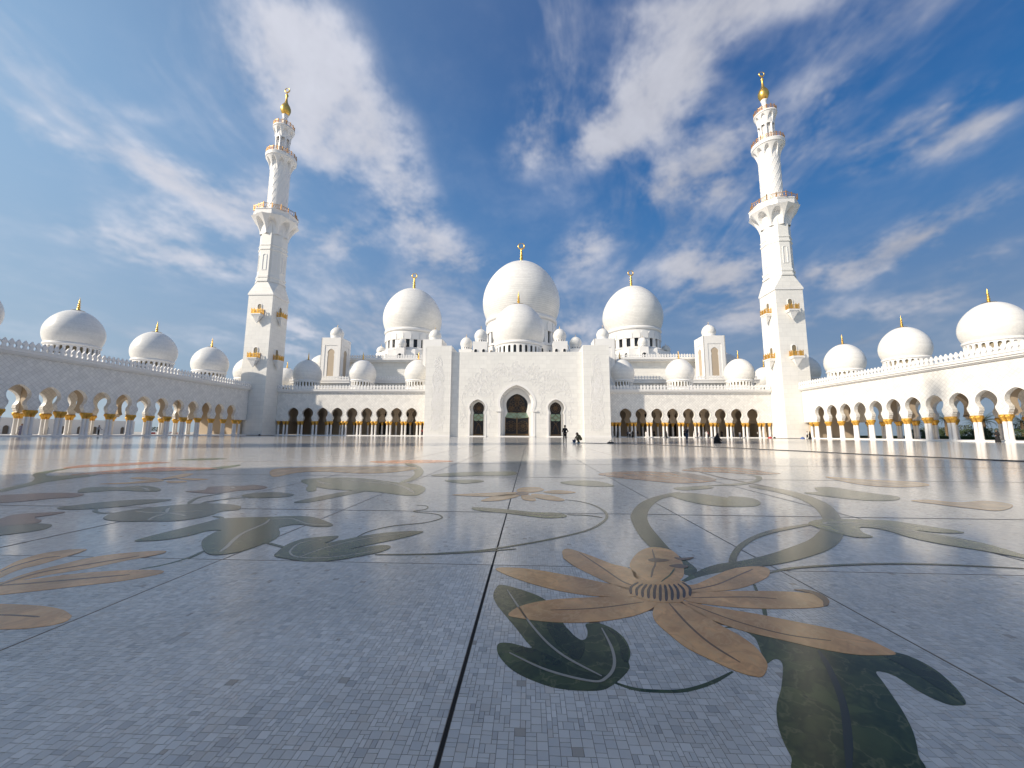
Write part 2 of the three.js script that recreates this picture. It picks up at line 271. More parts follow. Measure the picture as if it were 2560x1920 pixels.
// inlaid plants: [plant, piece, stone, layer, line width or 0 for an outline, x z x z ...] in metres
const INLAYS = [
 ["passion_flower","petal","tan",3,0,[0.25,-3.002,0.255,-3.123,0.286,-3.189,0.333,-3.179,0.447,-3.043,0.573,-2.857,0.673,-2.764,0.705,-2.546,0.65,-2.357,0.589,-2.389,0.496,-2.487,0.425,-2.592,0.322,-2.767,0.254,-2.946]],
 ["passion_flower","petal","tan",3,0,[-0.221,-2.711,-0.131,-2.74,0.052,-2.703,0.271,-2.604,0.441,-2.511,0.598,-2.425,0.664,-2.358,0.567,-2.306,0.416,-2.3,0.282,-2.326,0.146,-2.381,-0.012,-2.485,-0.156,-2.614]],
 ["passion_flower","petal","tan",3,0,[-0.103,-2.058,-0.037,-2.16,0.097,-2.234,0.276,-2.276,0.456,-2.296,0.646,-2.297,0.696,-2.262,0.632,-2.162,0.521,-2.08,0.375,-2.02,0.228,-1.992,0.086,-1.992,-0.046,-2.022]],
 ["passion_flower","petal","tan",3,0,[0.639,-2.154,0.69,-2.246,0.776,-2.282,0.819,-2.223,0.854,-2.152,0.9,-2.012,0.945,-1.901,0.959,-1.812,0.942,-1.712,0.914,-1.661,0.87,-1.613,0.837,-1.611,0.788,-1.639,0.727,-1.709,0.664,-1.796,0.63,-1.906,0.608,-2.008,0.614,-2.085]],
 ["passion_flower","petal","tan",3,0,[0.817,-2.284,0.858,-2.255,0.996,-2.188,1.15,-2.128,1.286,-2.058,1.411,-1.993,1.483,-1.931,1.51,-1.851,1.51,-1.794,1.44,-1.782,1.34,-1.78,1.228,-1.816,1.115,-1.879,0.992,-1.948,0.9,-2.037,0.848,-2.138]],
 ["passion_flower","petal","tan",3,0,[0.877,-2.37,1.103,-2.411,1.251,-2.426,1.464,-2.431,1.602,-2.411,1.648,-2.38,1.629,-2.314,1.584,-2.265,1.528,-2.233,1.426,-2.212,1.253,-2.197,1.103,-2.2,0.952,-2.23,0.851,-2.27]],
 ["passion_flower","petal","tan",3,0,[0.92,-2.481,1.007,-2.516,1.149,-2.634,1.329,-2.779,1.481,-2.851,1.592,-2.857,1.6,-2.795,1.523,-2.677,1.408,-2.579,1.267,-2.482,1.139,-2.427,1.015,-2.402,0.877,-2.37]],
 ["passion_flower","petal","tan",3,0,[0.68,-2.741,0.685,-2.813,0.733,-2.947,0.827,-3.127,0.928,-3.249,1.006,-3.281,1.095,-3.226,1.108,-3.084,1.069,-2.887,1.01,-2.714,0.951,-2.601,0.856,-2.507,0.762,-2.49,0.69,-2.545,0.664,-2.618]],
 ["passion_flower","petal_curl","tan_dark",4,0,[1.538,-2.461,1.611,-2.465,1.65,-2.421,1.644,-2.347,1.591,-2.266,1.548,-2.243,1.592,-2.312,1.604,-2.394,1.577,-2.434]],
 ["passion_flower","petal_vein","tan_dark",4,0.011,[0.381,-3.1,0.49,-2.777,0.567,-2.538,0.617,-2.471]],
 ["passion_flower","petal_vein","tan_dark",4,0.008,[0.11,-2.116,0.35,-2.152,0.617,-2.242]],
 ["passion_flower","petal_vein","tan_dark",4,0.011,[0.745,-2.234,0.751,-2.016,0.777,-1.841,0.833,-1.698]],
 ["passion_flower","petal_vein","tan_dark",4,0.009,[0.845,-2.239,0.991,-2.054,1.149,-1.934,1.32,-1.886]],
 ["passion_flower","petal_vein","tan_dark",4,0.009,[0.894,-2.311,1.203,-2.338,1.356,-2.324]],
 ["passion_flower","petal_vein","tan_dark",4,0.01,[0.924,-2.418,1.122,-2.511,1.37,-2.703,1.493,-2.798]],
 ["passion_flower","flower_disc","tan",5,0,[0.613,-2.482,0.665,-2.564,0.752,-2.602,0.832,-2.611,0.915,-2.587,0.947,-2.513,0.928,-2.408,0.887,-2.32,0.844,-2.286,0.818,-2.253,0.761,-2.241,0.689,-2.243,0.637,-2.265,0.594,-2.304,0.581,-2.381]],
 ["passion_flower","disc_stripe","purple",6,0.016,[0.663,-2.52,0.6,-2.442,0.573,-2.343]],
 ["passion_flower","disc_stripe","purple",6,0.016,[0.683,-2.497,0.627,-2.418,0.599,-2.318]],
 ["passion_flower","disc_stripe","purple",6,0.016,[0.707,-2.492,0.657,-2.405,0.625,-2.299]],
 ["passion_flower","disc_stripe","purple",6,0.016,[0.732,-2.489,0.687,-2.397,0.654,-2.286]],
 ["passion_flower","disc_stripe","purple",6,0.016,[0.757,-2.487,0.719,-2.393,0.683,-2.28]],
 ["passion_flower","disc_stripe","purple",6,0.016,[0.784,-2.488,0.747,-2.378,0.706,-2.253]],
 ["passion_flower","disc_stripe","purple",6,0.016,[0.81,-2.49,0.781,-2.382,0.739,-2.257]],
 ["passion_flower","disc_stripe","purple",6,0.016,[0.837,-2.495,0.817,-2.39,0.773,-2.268]],
 ["passion_flower","disc_stripe","purple",6,0.016,[0.866,-2.501,0.854,-2.402,0.811,-2.284]],
 ["passion_flower","disc_stripe","purple",6,0.016,[0.894,-2.509,0.893,-2.418,0.851,-2.306]],
 ["passion_flower","disc_stripe","purple",6,0.016,[0.93,-2.535,0.938,-2.446,0.894,-2.334]],
 ["passion_flower","disc_eye","tan",6,0,[0.705,-2.546,0.755,-2.586,0.82,-2.598,0.886,-2.589,0.907,-2.558,0.867,-2.516,0.785,-2.492,0.721,-2.5]],
 ["passion_flower","stamen","tan_dark",4,0.013,[0.766,-2.607,0.821,-2.749,0.886,-2.902,0.961,-3.218]],
 ["passion_flower","stamen","green",7,0.01,[0.802,-2.532,0.904,-2.663,0.974,-2.782]],
 ["passion_flower","anther","tan_dark",5,0,[0.85,-2.954,0.907,-2.996,0.972,-2.978,1.004,-2.958,0.953,-2.922,0.879,-2.907]],
 ["passion_flower","anther","tan_dark",5,0,[0.959,-2.84,1.039,-2.875,1.088,-2.837,1.042,-2.795,0.987,-2.802]],
 ["passion_flower","anther","tan_dark",5,0,[1.059,-3.022,1.13,-3.021,1.21,-3.043,1.152,-2.989,1.081,-2.962]],
 ["folded_leaf","leaf_blade","green",1,0,[-0.16,-2.437,-0.019,-2.354,0.096,-2.228,0.162,-1.989,0.175,-1.937,0.202,-1.872,0.23,-1.836,0.255,-1.858,0.267,-1.919,0.267,-1.977,0.298,-1.991,0.334,-1.993,0.383,-1.949,0.414,-1.883,0.424,-1.812,0.415,-1.736,0.394,-1.683,0.388,-1.642,0.355,-1.593,0.307,-1.54,0.256,-1.504,0.176,-1.497,0.09,-1.508,0.011,-1.546,-0.055,-1.595,-0.096,-1.649,-0.125,-1.707,-0.135,-1.763,-0.124,-1.792,-0.084,-1.795,-0.03,-1.774,0.002,-1.757,0.01,-1.77,-0.014,-1.818,-0.049,-1.902,-0.108,-2.032,-0.168,-2.167,-0.197,-2.276,-0.192,-2.38]],
 ["folded_leaf","leaf_fold","green_dark",2,0,[-0.082,-1.756,0.012,-1.757,0.102,-1.693,0.191,-1.615,0.289,-1.587,0.248,-1.558,0.176,-1.562,0.096,-1.595,0.002,-1.671]],
 ["folded_leaf","leaf_fold","green_dark",2,0,[0.084,-1.968,0.16,-1.964,0.21,-1.847,0.238,-1.812,0.228,-1.744,0.195,-1.681,0.155,-1.722,0.11,-1.825]],
 ["folded_leaf","leaf_fold","green_dark",2,0,[0.364,-1.936,0.403,-1.883,0.415,-1.806,0.408,-1.736,0.384,-1.674,0.373,-1.707,0.384,-1.8,0.38,-1.882]],
 ["folded_leaf","leaf_vein","vein",3,0.011,[-0.126,-2.365,0.014,-1.952,0.125,-1.73,0.27,-1.582]],
 ["folded_leaf","leaf_vein","vein",3,0.012,[-0.08,-1.719,0.068,-1.609,0.228,-1.55,0.287,-1.575,0.332,-1.655,0.348,-1.779,0.337,-1.946]],
 ["broad_leaf","leaf_blade","green",1,0,[0.894,-1.976,0.964,-1.98,1.001,-1.905,0.958,-1.774,0.934,-1.7,0.982,-1.731,1.002,-1.724,0.981,-1.673,0.898,-1.55,0.826,-1.458,0.778,-1.377,0.749,-1.306,0.733,-1.243,0.723,-1.179,1.027,-1.194,1.099,-1.27,1.166,-1.356,1.217,-1.443,1.252,-1.516,1.29,-1.599,1.316,-1.659,1.342,-1.668,1.37,-1.639,1.373,-1.548,1.4,-1.493,1.441,-1.487,1.468,-1.497,1.494,-1.529,1.531,-1.597,1.561,-1.687,1.558,-1.762,1.522,-1.808,1.373,-1.873,1.171,-1.969,1.0,-2.006]],
 ["broad_leaf","leaf_rib","teal",2,0.022,[1.21,-1.806,1.159,-1.682,1.071,-1.507,0.973,-1.356,0.847,-1.189]],
 ["broad_leaf","leaf_fold","green_dark",2,0,[1.445,-1.782,1.531,-1.796,1.552,-1.736,1.54,-1.648,1.511,-1.569,1.466,-1.497,1.461,-1.521,1.457,-1.566,1.457,-1.636,1.457,-1.714]],
 ["runner_stem","stem","grey",0,0.017,[0.301,-1.554,0.372,-1.516,0.464,-1.508,0.554,-1.519,0.662,-1.566,0.774,-1.638]],
 ["runner_stem","stem","grey",0,0.016,[1.355,-2.536,1.308,-2.422]],
 ["runner_stem","stem","grey",0,0.02,[1.25,-2.262,1.172,-2.11]],
 ["ribbon_stem","ribbon","grey",0,0,[2.352,-6.37,1.852,-5.894,1.465,-5.326,1.165,-4.628,1.052,-4.16,0.979,-3.597,0.971,-3.209,1.004,-2.959,1.003,-2.673,1.111,-2.752,1.125,-2.938,1.104,-3.183,1.142,-3.607,1.198,-4.055,1.304,-4.495,1.518,-5.053,1.851,-5.665,2.21,-6.044]],
 ["ribbon_stem","ribbon","grey",0,0,[0.894,-2.514,1.116,-2.666,1.33,-2.764,1.551,-2.854,1.786,-2.949,2.08,-3.114,2.393,-3.332,2.697,-3.621,2.895,-3.857,3.287,-4.371,3.762,-5.129,4.03,-5.721,4.19,-6.327,4.191,-6.903,3.97,-7.287,3.811,-7.001,3.89,-6.549,3.858,-6.001,3.659,-5.391,3.438,-4.941,3.123,-4.422,2.777,-3.978,2.655,-3.842,2.419,-3.603,2.146,-3.389,1.823,-3.161,1.537,-2.991,1.305,-2.893,1.12,-2.752]],
 ["ribbon_stem","ribbon","grey",1,0,[1.394,-2.909,1.504,-3.11,1.713,-3.399,2.011,-3.707,2.356,-3.971,2.857,-4.234,2.799,-4.15,2.355,-3.89,2.022,-3.646,1.746,-3.364,1.56,-3.113,1.449,-2.929]],
 ["ribbon_stem","stem","grey",1,0.03,[1.556,-2.729,1.77,-2.841,2.126,-2.925,2.528,-2.982,2.888,-2.987,3.372,-2.936]],
 ["ribbon_stem","stem","grey",0,0.03,[-0.686,-3.027,-0.379,-3.112,-0.079,-3.287,0.188,-3.478,0.494,-3.749,0.686,-4.021,0.843,-4.396,0.878,-4.759,0.814,-5.127,0.679,-5.367,0.499,-5.498]],
 ["ribbon_stem","stem","grey",0,0.03,[0.421,-4.504,0.651,-4.478,0.792,-4.379]],
 ["trailing_leaf","leaf_blade","green_pale",2,0,[2.86,-4.258,3.104,-4.433,3.412,-4.48,3.805,-4.431,3.921,-4.27,4.068,-3.962,3.808,-3.926,3.682,-4.017,3.742,-3.837,3.816,-3.594,3.76,-3.26,3.722,-3.111,3.623,-3.031,3.647,-3.166,3.554,-3.355,3.413,-3.552,3.369,-3.732,3.388,-3.957,3.346,-4.078,3.224,-4.08,3.088,-3.87,3.052,-3.73,2.894,-3.702,2.828,-3.853,2.805,-4.053]],
 ["trailing_leaf","leaf_vein","vein",3,0.03,[3.084,-4.125,2.999,-4.209,3.099,-4.297,3.375,-4.234,3.621,-3.953,3.739,-3.621]],
 ["small_leaf","leaf_blade","green_pale",1,0,[-0.684,-4.776,-0.632,-4.863,-0.272,-4.757,0.04,-4.623,0.31,-4.597,0.413,-4.475,0.379,-4.364,0.178,-4.311,-0.02,-4.404,-0.258,-4.528,-0.574,-4.656]],
 ["small_leaf","leaf_vein","tan_dark",2,0.03,[-0.586,-4.751,-0.234,-4.634,0.126,-4.469,0.3,-4.454]],
 ["far_leaf","leaf_blade","green_pale",1,0,[2.089,-6.085,2.454,-6.269,2.688,-6.081,2.825,-5.852,2.944,-5.978,3.164,-5.832,3.069,-5.445,2.838,-5.184,2.516,-5.125,2.273,-5.234,2.126,-5.536]],
 ["far_leaf","leaf_blade","green_pale",1,0,[4.903,-7.058,5.235,-7.152,5.292,-6.778,5.361,-6.419,5.453,-6.172,5.182,-5.851,4.742,-5.732,4.433,-5.975,4.289,-6.414,4.583,-6.548]],
 ["far_leaf","leaf_blade","tan",1,0,[5.287,-5.773,5.622,-5.884,5.807,-5.687,6.366,-5.854,6.336,-5.531,5.681,-5.1,5.479,-5.252,5.364,-5.516]],
 ["far_leaf","leaf_blade","tan",1,0,[6.442,-8.923,6.844,-8.469,7.526,-8.091,7.183,-7.486,6.28,-7.238,6.075,-7.764]],
 ["far_leaf","leaf_blade","green_pale",1,0,[0.578,-7.407,0.933,-7.722,1.321,-7.632,1.485,-7.008,1.189,-6.882,0.758,-7.052]],
 ["star_flower","petal","tan",1,0,[-1.122,-5.784,-0.626,-6.026,-0.189,-6.114,-0.181,-5.858,-0.59,-5.682]],
 ["star_flower","petal","tan",1,0,[-0.641,-5.329,-0.447,-5.788,-0.145,-5.961,-0.175,-5.668,-0.412,-5.346]],
 ["star_flower","petal","tan",1,0,[-0.193,-6.25,-0.118,-6.644,0.148,-6.73,0.232,-6.37,-0.027,-6.073]],
 ["star_flower","petal","tan",1,0,[0.052,-5.976,0.32,-5.848,0.488,-5.497,0.365,-5.384,0.086,-5.642]],
 ["star_flower","petal","tan",1,0,[-0.104,-5.864,0.05,-5.779,0.089,-5.384,-0.078,-5.455]],
 ["star_flower","petal","tan",1,0,[0.218,-6.2,0.476,-6.39,0.724,-6.186,0.447,-6.007]],
 ["star_flower","flower_disc","red",2,0,[-0.205,-6.007,-0.109,-6.174,-0.007,-6.075,-0.026,-5.87,-0.141,-5.812]],
 ["rose_bloom","petal","rose",1,0,[1.563,-9.011,2.317,-9.698,3.311,-9.666,3.748,-9.219,3.77,-8.194,3.294,-7.642,2.744,-7.478,2.274,-7.841,1.861,-8.254]],
 ["rose_bloom","petal_shade","red",2,0,[3.375,-9.672,3.748,-9.219,3.77,-8.194,3.458,-7.903,3.301,-8.532]],
 ["rose_bloom","petal","rose",1,0,[3.855,-10.194,4.868,-11.238,5.686,-11.155,5.813,-10.044,5.88,-9.542,5.167,-9.239,4.644,-9.606,4.088,-9.742]],
 ["rose_bloom","stem","green_pale",0,0,[4.765,-9.033,4.911,-8.886,4.537,-8.172,3.962,-7.621,3.315,-7.267,2.469,-6.858,2.526,-6.555,3.113,-6.878,3.169,-7.15,3.797,-7.308,4.566,-8.043,5.029,-8.897]],
 ["rose_bloom","stem","tan_dark",2,0.06,[4.113,-9.876,4.042,-8.6,4.102,-7.793,4.161,-6.997]],
 ["winged_leaf","leaf_blade","green",1,0,[-3.251,-3.206,-3.263,-3.335,-3.242,-3.577,-3.218,-3.857,-3.198,-4.037,-3.011,-4.116,-2.786,-4.155,-2.572,-4.216,-2.339,-4.208,-2.095,-4.036,-1.916,-3.866,-1.918,-3.79,-2.049,-3.781,-2.252,-3.853,-2.339,-3.771,-2.337,-3.68,-2.22,-3.519,-2.139,-3.333,-2.139,-3.161,-2.171,-2.976,-2.277,-2.886,-2.406,-2.933,-2.613,-3.132,-2.735,-3.295,-2.821,-3.521,-2.804,-3.58,-2.915,-3.556,-2.944,-3.393,-3.021,-3.255,-3.163,-3.197]],
 ["winged_leaf","leaf_vein","vein",2,0.03,[-2.677,-4.05,-2.599,-3.85,-2.545,-3.498,-2.459,-3.277,-2.365,-3.084,-2.317,-2.956]],
 ["winged_leaf","leaf_vein","vein",2,0.02,[-2.666,-4.051,-2.467,-4.087,-2.173,-3.878,-1.946,-3.845]],
 ["forked_leaf","leaf_blade","green",1,0,[-1.85,-2.885,-1.895,-2.993,-1.938,-3.174,-1.907,-3.348,-1.771,-3.43,-1.656,-3.453,-1.638,-3.329,-1.661,-3.224,-1.561,-3.334,-1.43,-3.491,-1.229,-3.624,-0.975,-3.666,-1.011,-3.533,-1.137,-3.361,-1.275,-3.216,-1.385,-3.083,-1.257,-3.172,-1.16,-3.21,-1.09,-3.163,-1.114,-3.041,-1.224,-2.923,-1.362,-2.821,-1.518,-2.772,-1.615,-2.796,-1.742,-2.839]],
 ["forked_leaf","leaf_vein","vein",2,0.014,[-1.655,-3.364,-1.847,-3.246,-1.827,-3.056,-1.766,-2.944,-1.659,-2.87,-1.47,-2.865,-1.264,-2.975,-1.112,-3.131]],
 ["forked_leaf","leaf_vein","vein",2,0.014,[-1.661,-2.844,-1.575,-3.133,-1.359,-3.419,-1.037,-3.62]],
 ["runner_stem","stem","grey",0,0.03,[-2.545,-2.564,-2.46,-2.672,-2.432,-2.823,-2.461,-2.987]],
 ["runner_stem","stem","grey",0,0.03,[-2.174,-3.239,-1.909,-3.1]],
 ["runner_stem","stem","grey",0,0.026,[-1.138,-2.966,-0.833,-2.99,-0.497,-3.05,-0.1,-3.175]],
 ["runner_stem","tendril","grey",0,0.02,[-1.484,-3.449,-1.455,-3.651,-1.312,-3.858,-1.056,-4.003,-0.935,-4.191,-0.944,-4.316,-1.045,-4.443,-1.279,-4.529,-1.319,-4.593,-1.22,-4.71,-1.256,-4.899,-1.401,-4.951]],
 ["lily_flower","petal","tan",2,0,[-3.343,-2.386,-3.421,-2.503,-3.538,-2.68,-3.57,-2.834,-3.488,-2.941,-3.377,-2.96,-3.337,-2.893,-3.311,-2.769,-3.293,-2.623,-3.304,-2.51,-3.234,-2.373,-3.193,-2.283]],
 ["lily_flower","petal","tan",1,0,[-3.055,-2.19,-3.113,-2.288,-3.169,-2.435,-3.158,-2.608,-3.116,-2.781,-2.965,-2.899,-2.77,-2.956,-2.708,-2.915,-2.735,-2.831,-2.818,-2.699,-2.886,-2.557,-2.998,-2.445,-3.061,-2.334,-3.057,-2.249,-3.033,-2.175]],
 ["lily_flower","petal","tan",2,0,[-3.146,-2.251,-3.136,-2.304,-3.002,-2.367,-2.836,-2.475,-2.602,-2.543,-2.41,-2.555,-2.339,-2.525,-2.35,-2.463,-2.451,-2.362,-2.604,-2.282,-2.748,-2.207,-2.895,-2.136,-2.945,-2.115]],
 ["lily_flower","petal","tan",2,0,[-2.803,-2.022,-2.744,-2.031,-2.607,-2.029,-2.477,-2.017,-2.351,-1.987,-2.25,-1.94,-2.215,-1.917,-2.187,-1.869,-2.216,-1.829,-2.293,-1.798,-2.394,-1.786,-2.452,-1.783]],
 ["lily_flower","petal_vein","tan_dark",3,0.02,[-3.074,-2.222,-3.108,-2.447,-3.01,-2.594,-2.817,-2.826]],
 ["lily_flower","petal_vein","tan_dark",3,0.02,[-3.11,-2.246,-2.921,-2.306,-2.725,-2.383,-2.504,-2.466]],
 ["lily_flower","petal_vein","tan_dark",3,0.012,[-2.614,-1.916,-2.476,-1.914,-2.366,-1.907]],
 ["lily_flower","petal_vein","tan_dark",3,0.018,[-3.365,-2.465,-3.418,-2.569,-3.429,-2.662,-3.422,-2.747,-3.355,-2.777]],
 ["round_leaf","leaf_blade","dark",1,0,[-4.412,-3.987,-4.572,-4.209,-4.566,-4.403,-4.491,-4.547,-4.328,-4.737,-4.129,-4.847,-3.846,-4.867,-3.52,-4.735,-3.366,-4.515,-3.478,-4.413,-3.434,-4.168,-3.485,-3.995,-3.596,-3.903,-3.823,-3.888,-3.984,-3.856,-4.218,-3.892]],
 ["round_leaf","leaf_vein","vein",2,0.03,[-4.012,-4.286,-4.236,-4.295,-4.437,-4.346]],
 ["round_leaf","leaf_vein","vein",2,0.03,[-4.035,-4.309,-4.201,-4.497,-4.238,-4.565]],
 ["round_leaf","leaf_vein","vein",2,0.03,[-4.012,-4.286,-3.776,-4.204,-3.666,-4.14]],
 ["round_leaf","leaf_vein","vein",2,0.03,[-3.991,-4.25,-3.939,-4.053,-3.863,-3.927]],
 ["round_leaf","leaf_vein","vein",2,0.03,[-3.997,-4.312,-3.812,-4.39,-3.653,-4.427]],
 ["round_leaf","leaf_blade","dark",1,0,[-5.534,-4.472,-5.509,-4.651,-5.4,-4.868,-5.198,-5.056,-4.771,-5.124,-4.715,-4.952,-4.849,-4.669,-5.028,-4.466,-5.264,-4.38]],
 ["round_leaf","leaf_blade","dark",1,0,[-4.089,-5.527,-4.027,-5.749,-3.768,-5.838,-3.399,-5.644,-3.393,-5.419,-3.656,-5.321,-3.868,-5.343]],
 ["round_leaf","stem","grey",0,0.04,[-3.117,-3.967,-3.238,-4.101,-3.376,-4.16]],
 ["round_leaf","stem","grey",0,0.04,[-5.028,-4.466,-4.88,-4.314,-4.71,-4.237,-4.61,-4.244]],
 ["round_leaf","stem","grey",0,0.05,[-4.256,-4.837,-4.411,-5.062,-4.536,-5.351,-4.476,-5.647]],
 ["round_leaf","stem","grey",0,0.04,[-4.101,-4.849,-4.148,-5.012,-4.015,-5.237,-3.899,-5.341]],
 ["red_bloom","petal","red",1,0,[-7.491,-5.203,-7.385,-5.271,-7.204,-5.39,-7.016,-5.513,-6.693,-5.538,-6.373,-5.455,-6.203,-5.223,-6.361,-5.059,-6.438,-4.875,-6.608,-4.729,-6.689,-4.658]],
 ["red_bloom","petal","red",2,0,[-5.371,-3.763,-5.402,-3.886,-5.524,-4.082,-5.402,-4.188,-5.164,-4.255,-5.114,-4.111,-5.138,-3.97,-4.899,-3.846,-4.806,-3.721,-4.896,-3.648,-5.088,-3.571]],
 ["red_bloom","petal_shade","dark",1,0,[-5.052,-3.546,-5.01,-3.613,-4.916,-3.714,-4.612,-3.696,-4.453,-3.541,-4.462,-3.414,-4.548,-3.29,-4.603,-3.241]],
 ["red_bloom","petal","red",1,0,[-5.194,-5.818,-5.039,-5.975,-5.217,-6.273,-5.104,-6.423,-4.805,-6.448,-4.679,-6.605,-4.281,-6.351,-4.233,-6.09,-4.462,-5.948,-4.527,-5.709,-4.691,-5.652]],
 ["red_bloom","petal_vein","vein",2,0.06,[-4.896,-6.166,-4.851,-6.304,-4.697,-6.156]],
 ["far_leaf","leaf_blade","green",1,0,[-6.755,-5.693,-7.021,-5.991,-6.937,-6.186,-6.593,-6.159,-6.585,-6.299,-6.291,-6.323,-5.782,-6.015,-5.6,-5.785,-5.869,-5.764,-6.326,-5.847,-6.423,-5.673,-6.58,-5.592]],
 ["far_leaf","leaf_vein","vein",2,0.04,[-6.449,-6.171,-6.132,-6.091,-5.824,-5.863]],
 ["banner_leaf","leaf_blade","green_pale",1,0,[-4.182,-7.131,-4.301,-7.483,-4.053,-7.701,-3.641,-7.82,-3.076,-7.593,-2.368,-7.118,-1.964,-6.896,-1.684,-6.429,-1.599,-5.873,-1.677,-5.673,-1.991,-5.798,-2.26,-5.957,-2.748,-6.086,-3.189,-6.227,-3.483,-6.417,-3.294,-6.042,-3.377,-5.963,-3.587,-6.273,-3.791,-6.68]],
 ["banner_leaf","stem","grey",0,0,[-3.03,-5.044,-2.95,-5.513,-2.786,-6.01,-2.485,-6.156,-2.648,-5.577,-2.825,-5.059]],
 ["banner_leaf","leaf_vein","vein",2,0.05,[-3.716,-7.497,-3.113,-7.259,-2.443,-6.855]],
 ["banner_leaf","leaf_vein","vein",2,0.05,[-3.533,-7.59,-2.762,-7.255,-2.11,-6.587,-1.72,-5.931]],
 ["banner_leaf","leaf_vein","vein",2,0.05,[-3.947,-7.257,-3.614,-6.881,-3.463,-6.831]],
 ["banner_leaf","stem","green_pale",0,0,[-3.917,-12.128,-3.418,-11.441,-2.884,-10.392,-2.417,-9.015,-2.211,-7.748,-2.265,-7.061,-2.371,-7.254,-2.398,-8.06,-2.673,-9.153,-3.155,-10.363]],
 ["rose_bloom","petal","rose",1,0,[-11.434,-9.283,-11.805,-9.942,-11.628,-10.35,-11.376,-10.798,-11.23,-11.269,-10.523,-11.165,-10.588,-10.631,-10.731,-9.838,-11.111,-9.517,-11.17,-9.119]],
 ["rose_bloom","petal","rose",1,0,[-9.505,-7.838,-9.649,-8.464,-9.625,-9.154,-9.287,-9.643,-8.343,-9.608,-7.696,-9.479,-7.841,-9.036,-8.271,-8.6,-8.852,-8.136,-9.111,-7.74]],
 ["rose_bloom","petal_shade","red",2,0,[-9.374,-8.71,-9.11,-9.461,-8.294,-9.417,-8.567,-8.904,-8.861,-8.437]],
 ["rose_bloom","stem","green_pale",0,0,[-10.249,-7.768,-10.678,-8.207,-11.038,-8.828,-11.117,-9.124,-10.407,-8.183,-9.824,-7.673,-9.459,-7.62,-8.888,-7.806,-8.699,-7.164,-8.499,-6.654,-8.087,-6.036,-7.744,-5.522,-7.652,-5.313,-7.938,-5.507,-8.108,-5.776,-8.399,-6.147,-8.769,-6.63,-9.457,-7.211]],
 ["rose_bloom","stem","green_pale",0,0,[-7.893,-9.03,-7.999,-9.848,-7.984,-10.595,-7.645,-10.027,-7.513,-9.187]],
 ["rose_bloom","petal","tan",1,0,[-6.239,-9.503,-5.35,-10.13,-4.227,-10.393,-3.259,-10.497,-2.822,-9.855,-3.095,-8.949,-3.711,-8.631,-4.72,-8.951,-5.159,-8.592,-5.159,-7.806]],
 ["far_leaf","leaf_blade","green_pale",1,0,[-2.085,-8.541,-1.522,-9.102,-0.4,-9.378,-0.365,-8.562,-1.155,-8.395,-1.864,-8.24]],
 ["far_leaf","leaf_blade","green_pale",1,0,[-1.613,-7.535,-1.052,-7.659,-0.845,-7.422,-1.181,-7.089]],
 ["star_flower","petal","tan",1,0,[-7.338,-6.5,-7.093,-6.776,-7.001,-7.204,-6.661,-6.948,-6.874,-6.571]],
 ["star_flower","petal","tan",1,0,[-7.723,-7.368,-7.617,-7.538,-7.027,-7.277,-7.1,-7.122]],
 ["star_flower","petal","tan",1,0,[-6.959,-7.208,-7.396,-8.179,-7.183,-8.2,-6.871,-7.607]],
 ["star_flower","petal","tan",1,0,[-6.864,-7.446,-6.368,-7.413,-6.076,-7.287,-6.292,-7.121]],
 ["star_flower","petal","tan",1,0,[-6.58,-6.955,-6.356,-7.045,-6.122,-6.86,-6.266,-6.717]],
 ["star_flower","stem","grey",0,0.05,[-6.966,-6.657,-6.851,-7.144,-6.625,-7.389]],
 ["rose_bloom","petal","rose",1,0,[-4.972,-12.204,-3.732,-12.996,-2.436,-12.714,-3.044,-11.845,-4.073,-11.544]],
 ["far_leaf","leaf_blade","green_pale",1,0,[-11.388,-12.278,-10.952,-13.042,-10.179,-12.895,-10.376,-12.182]]
];

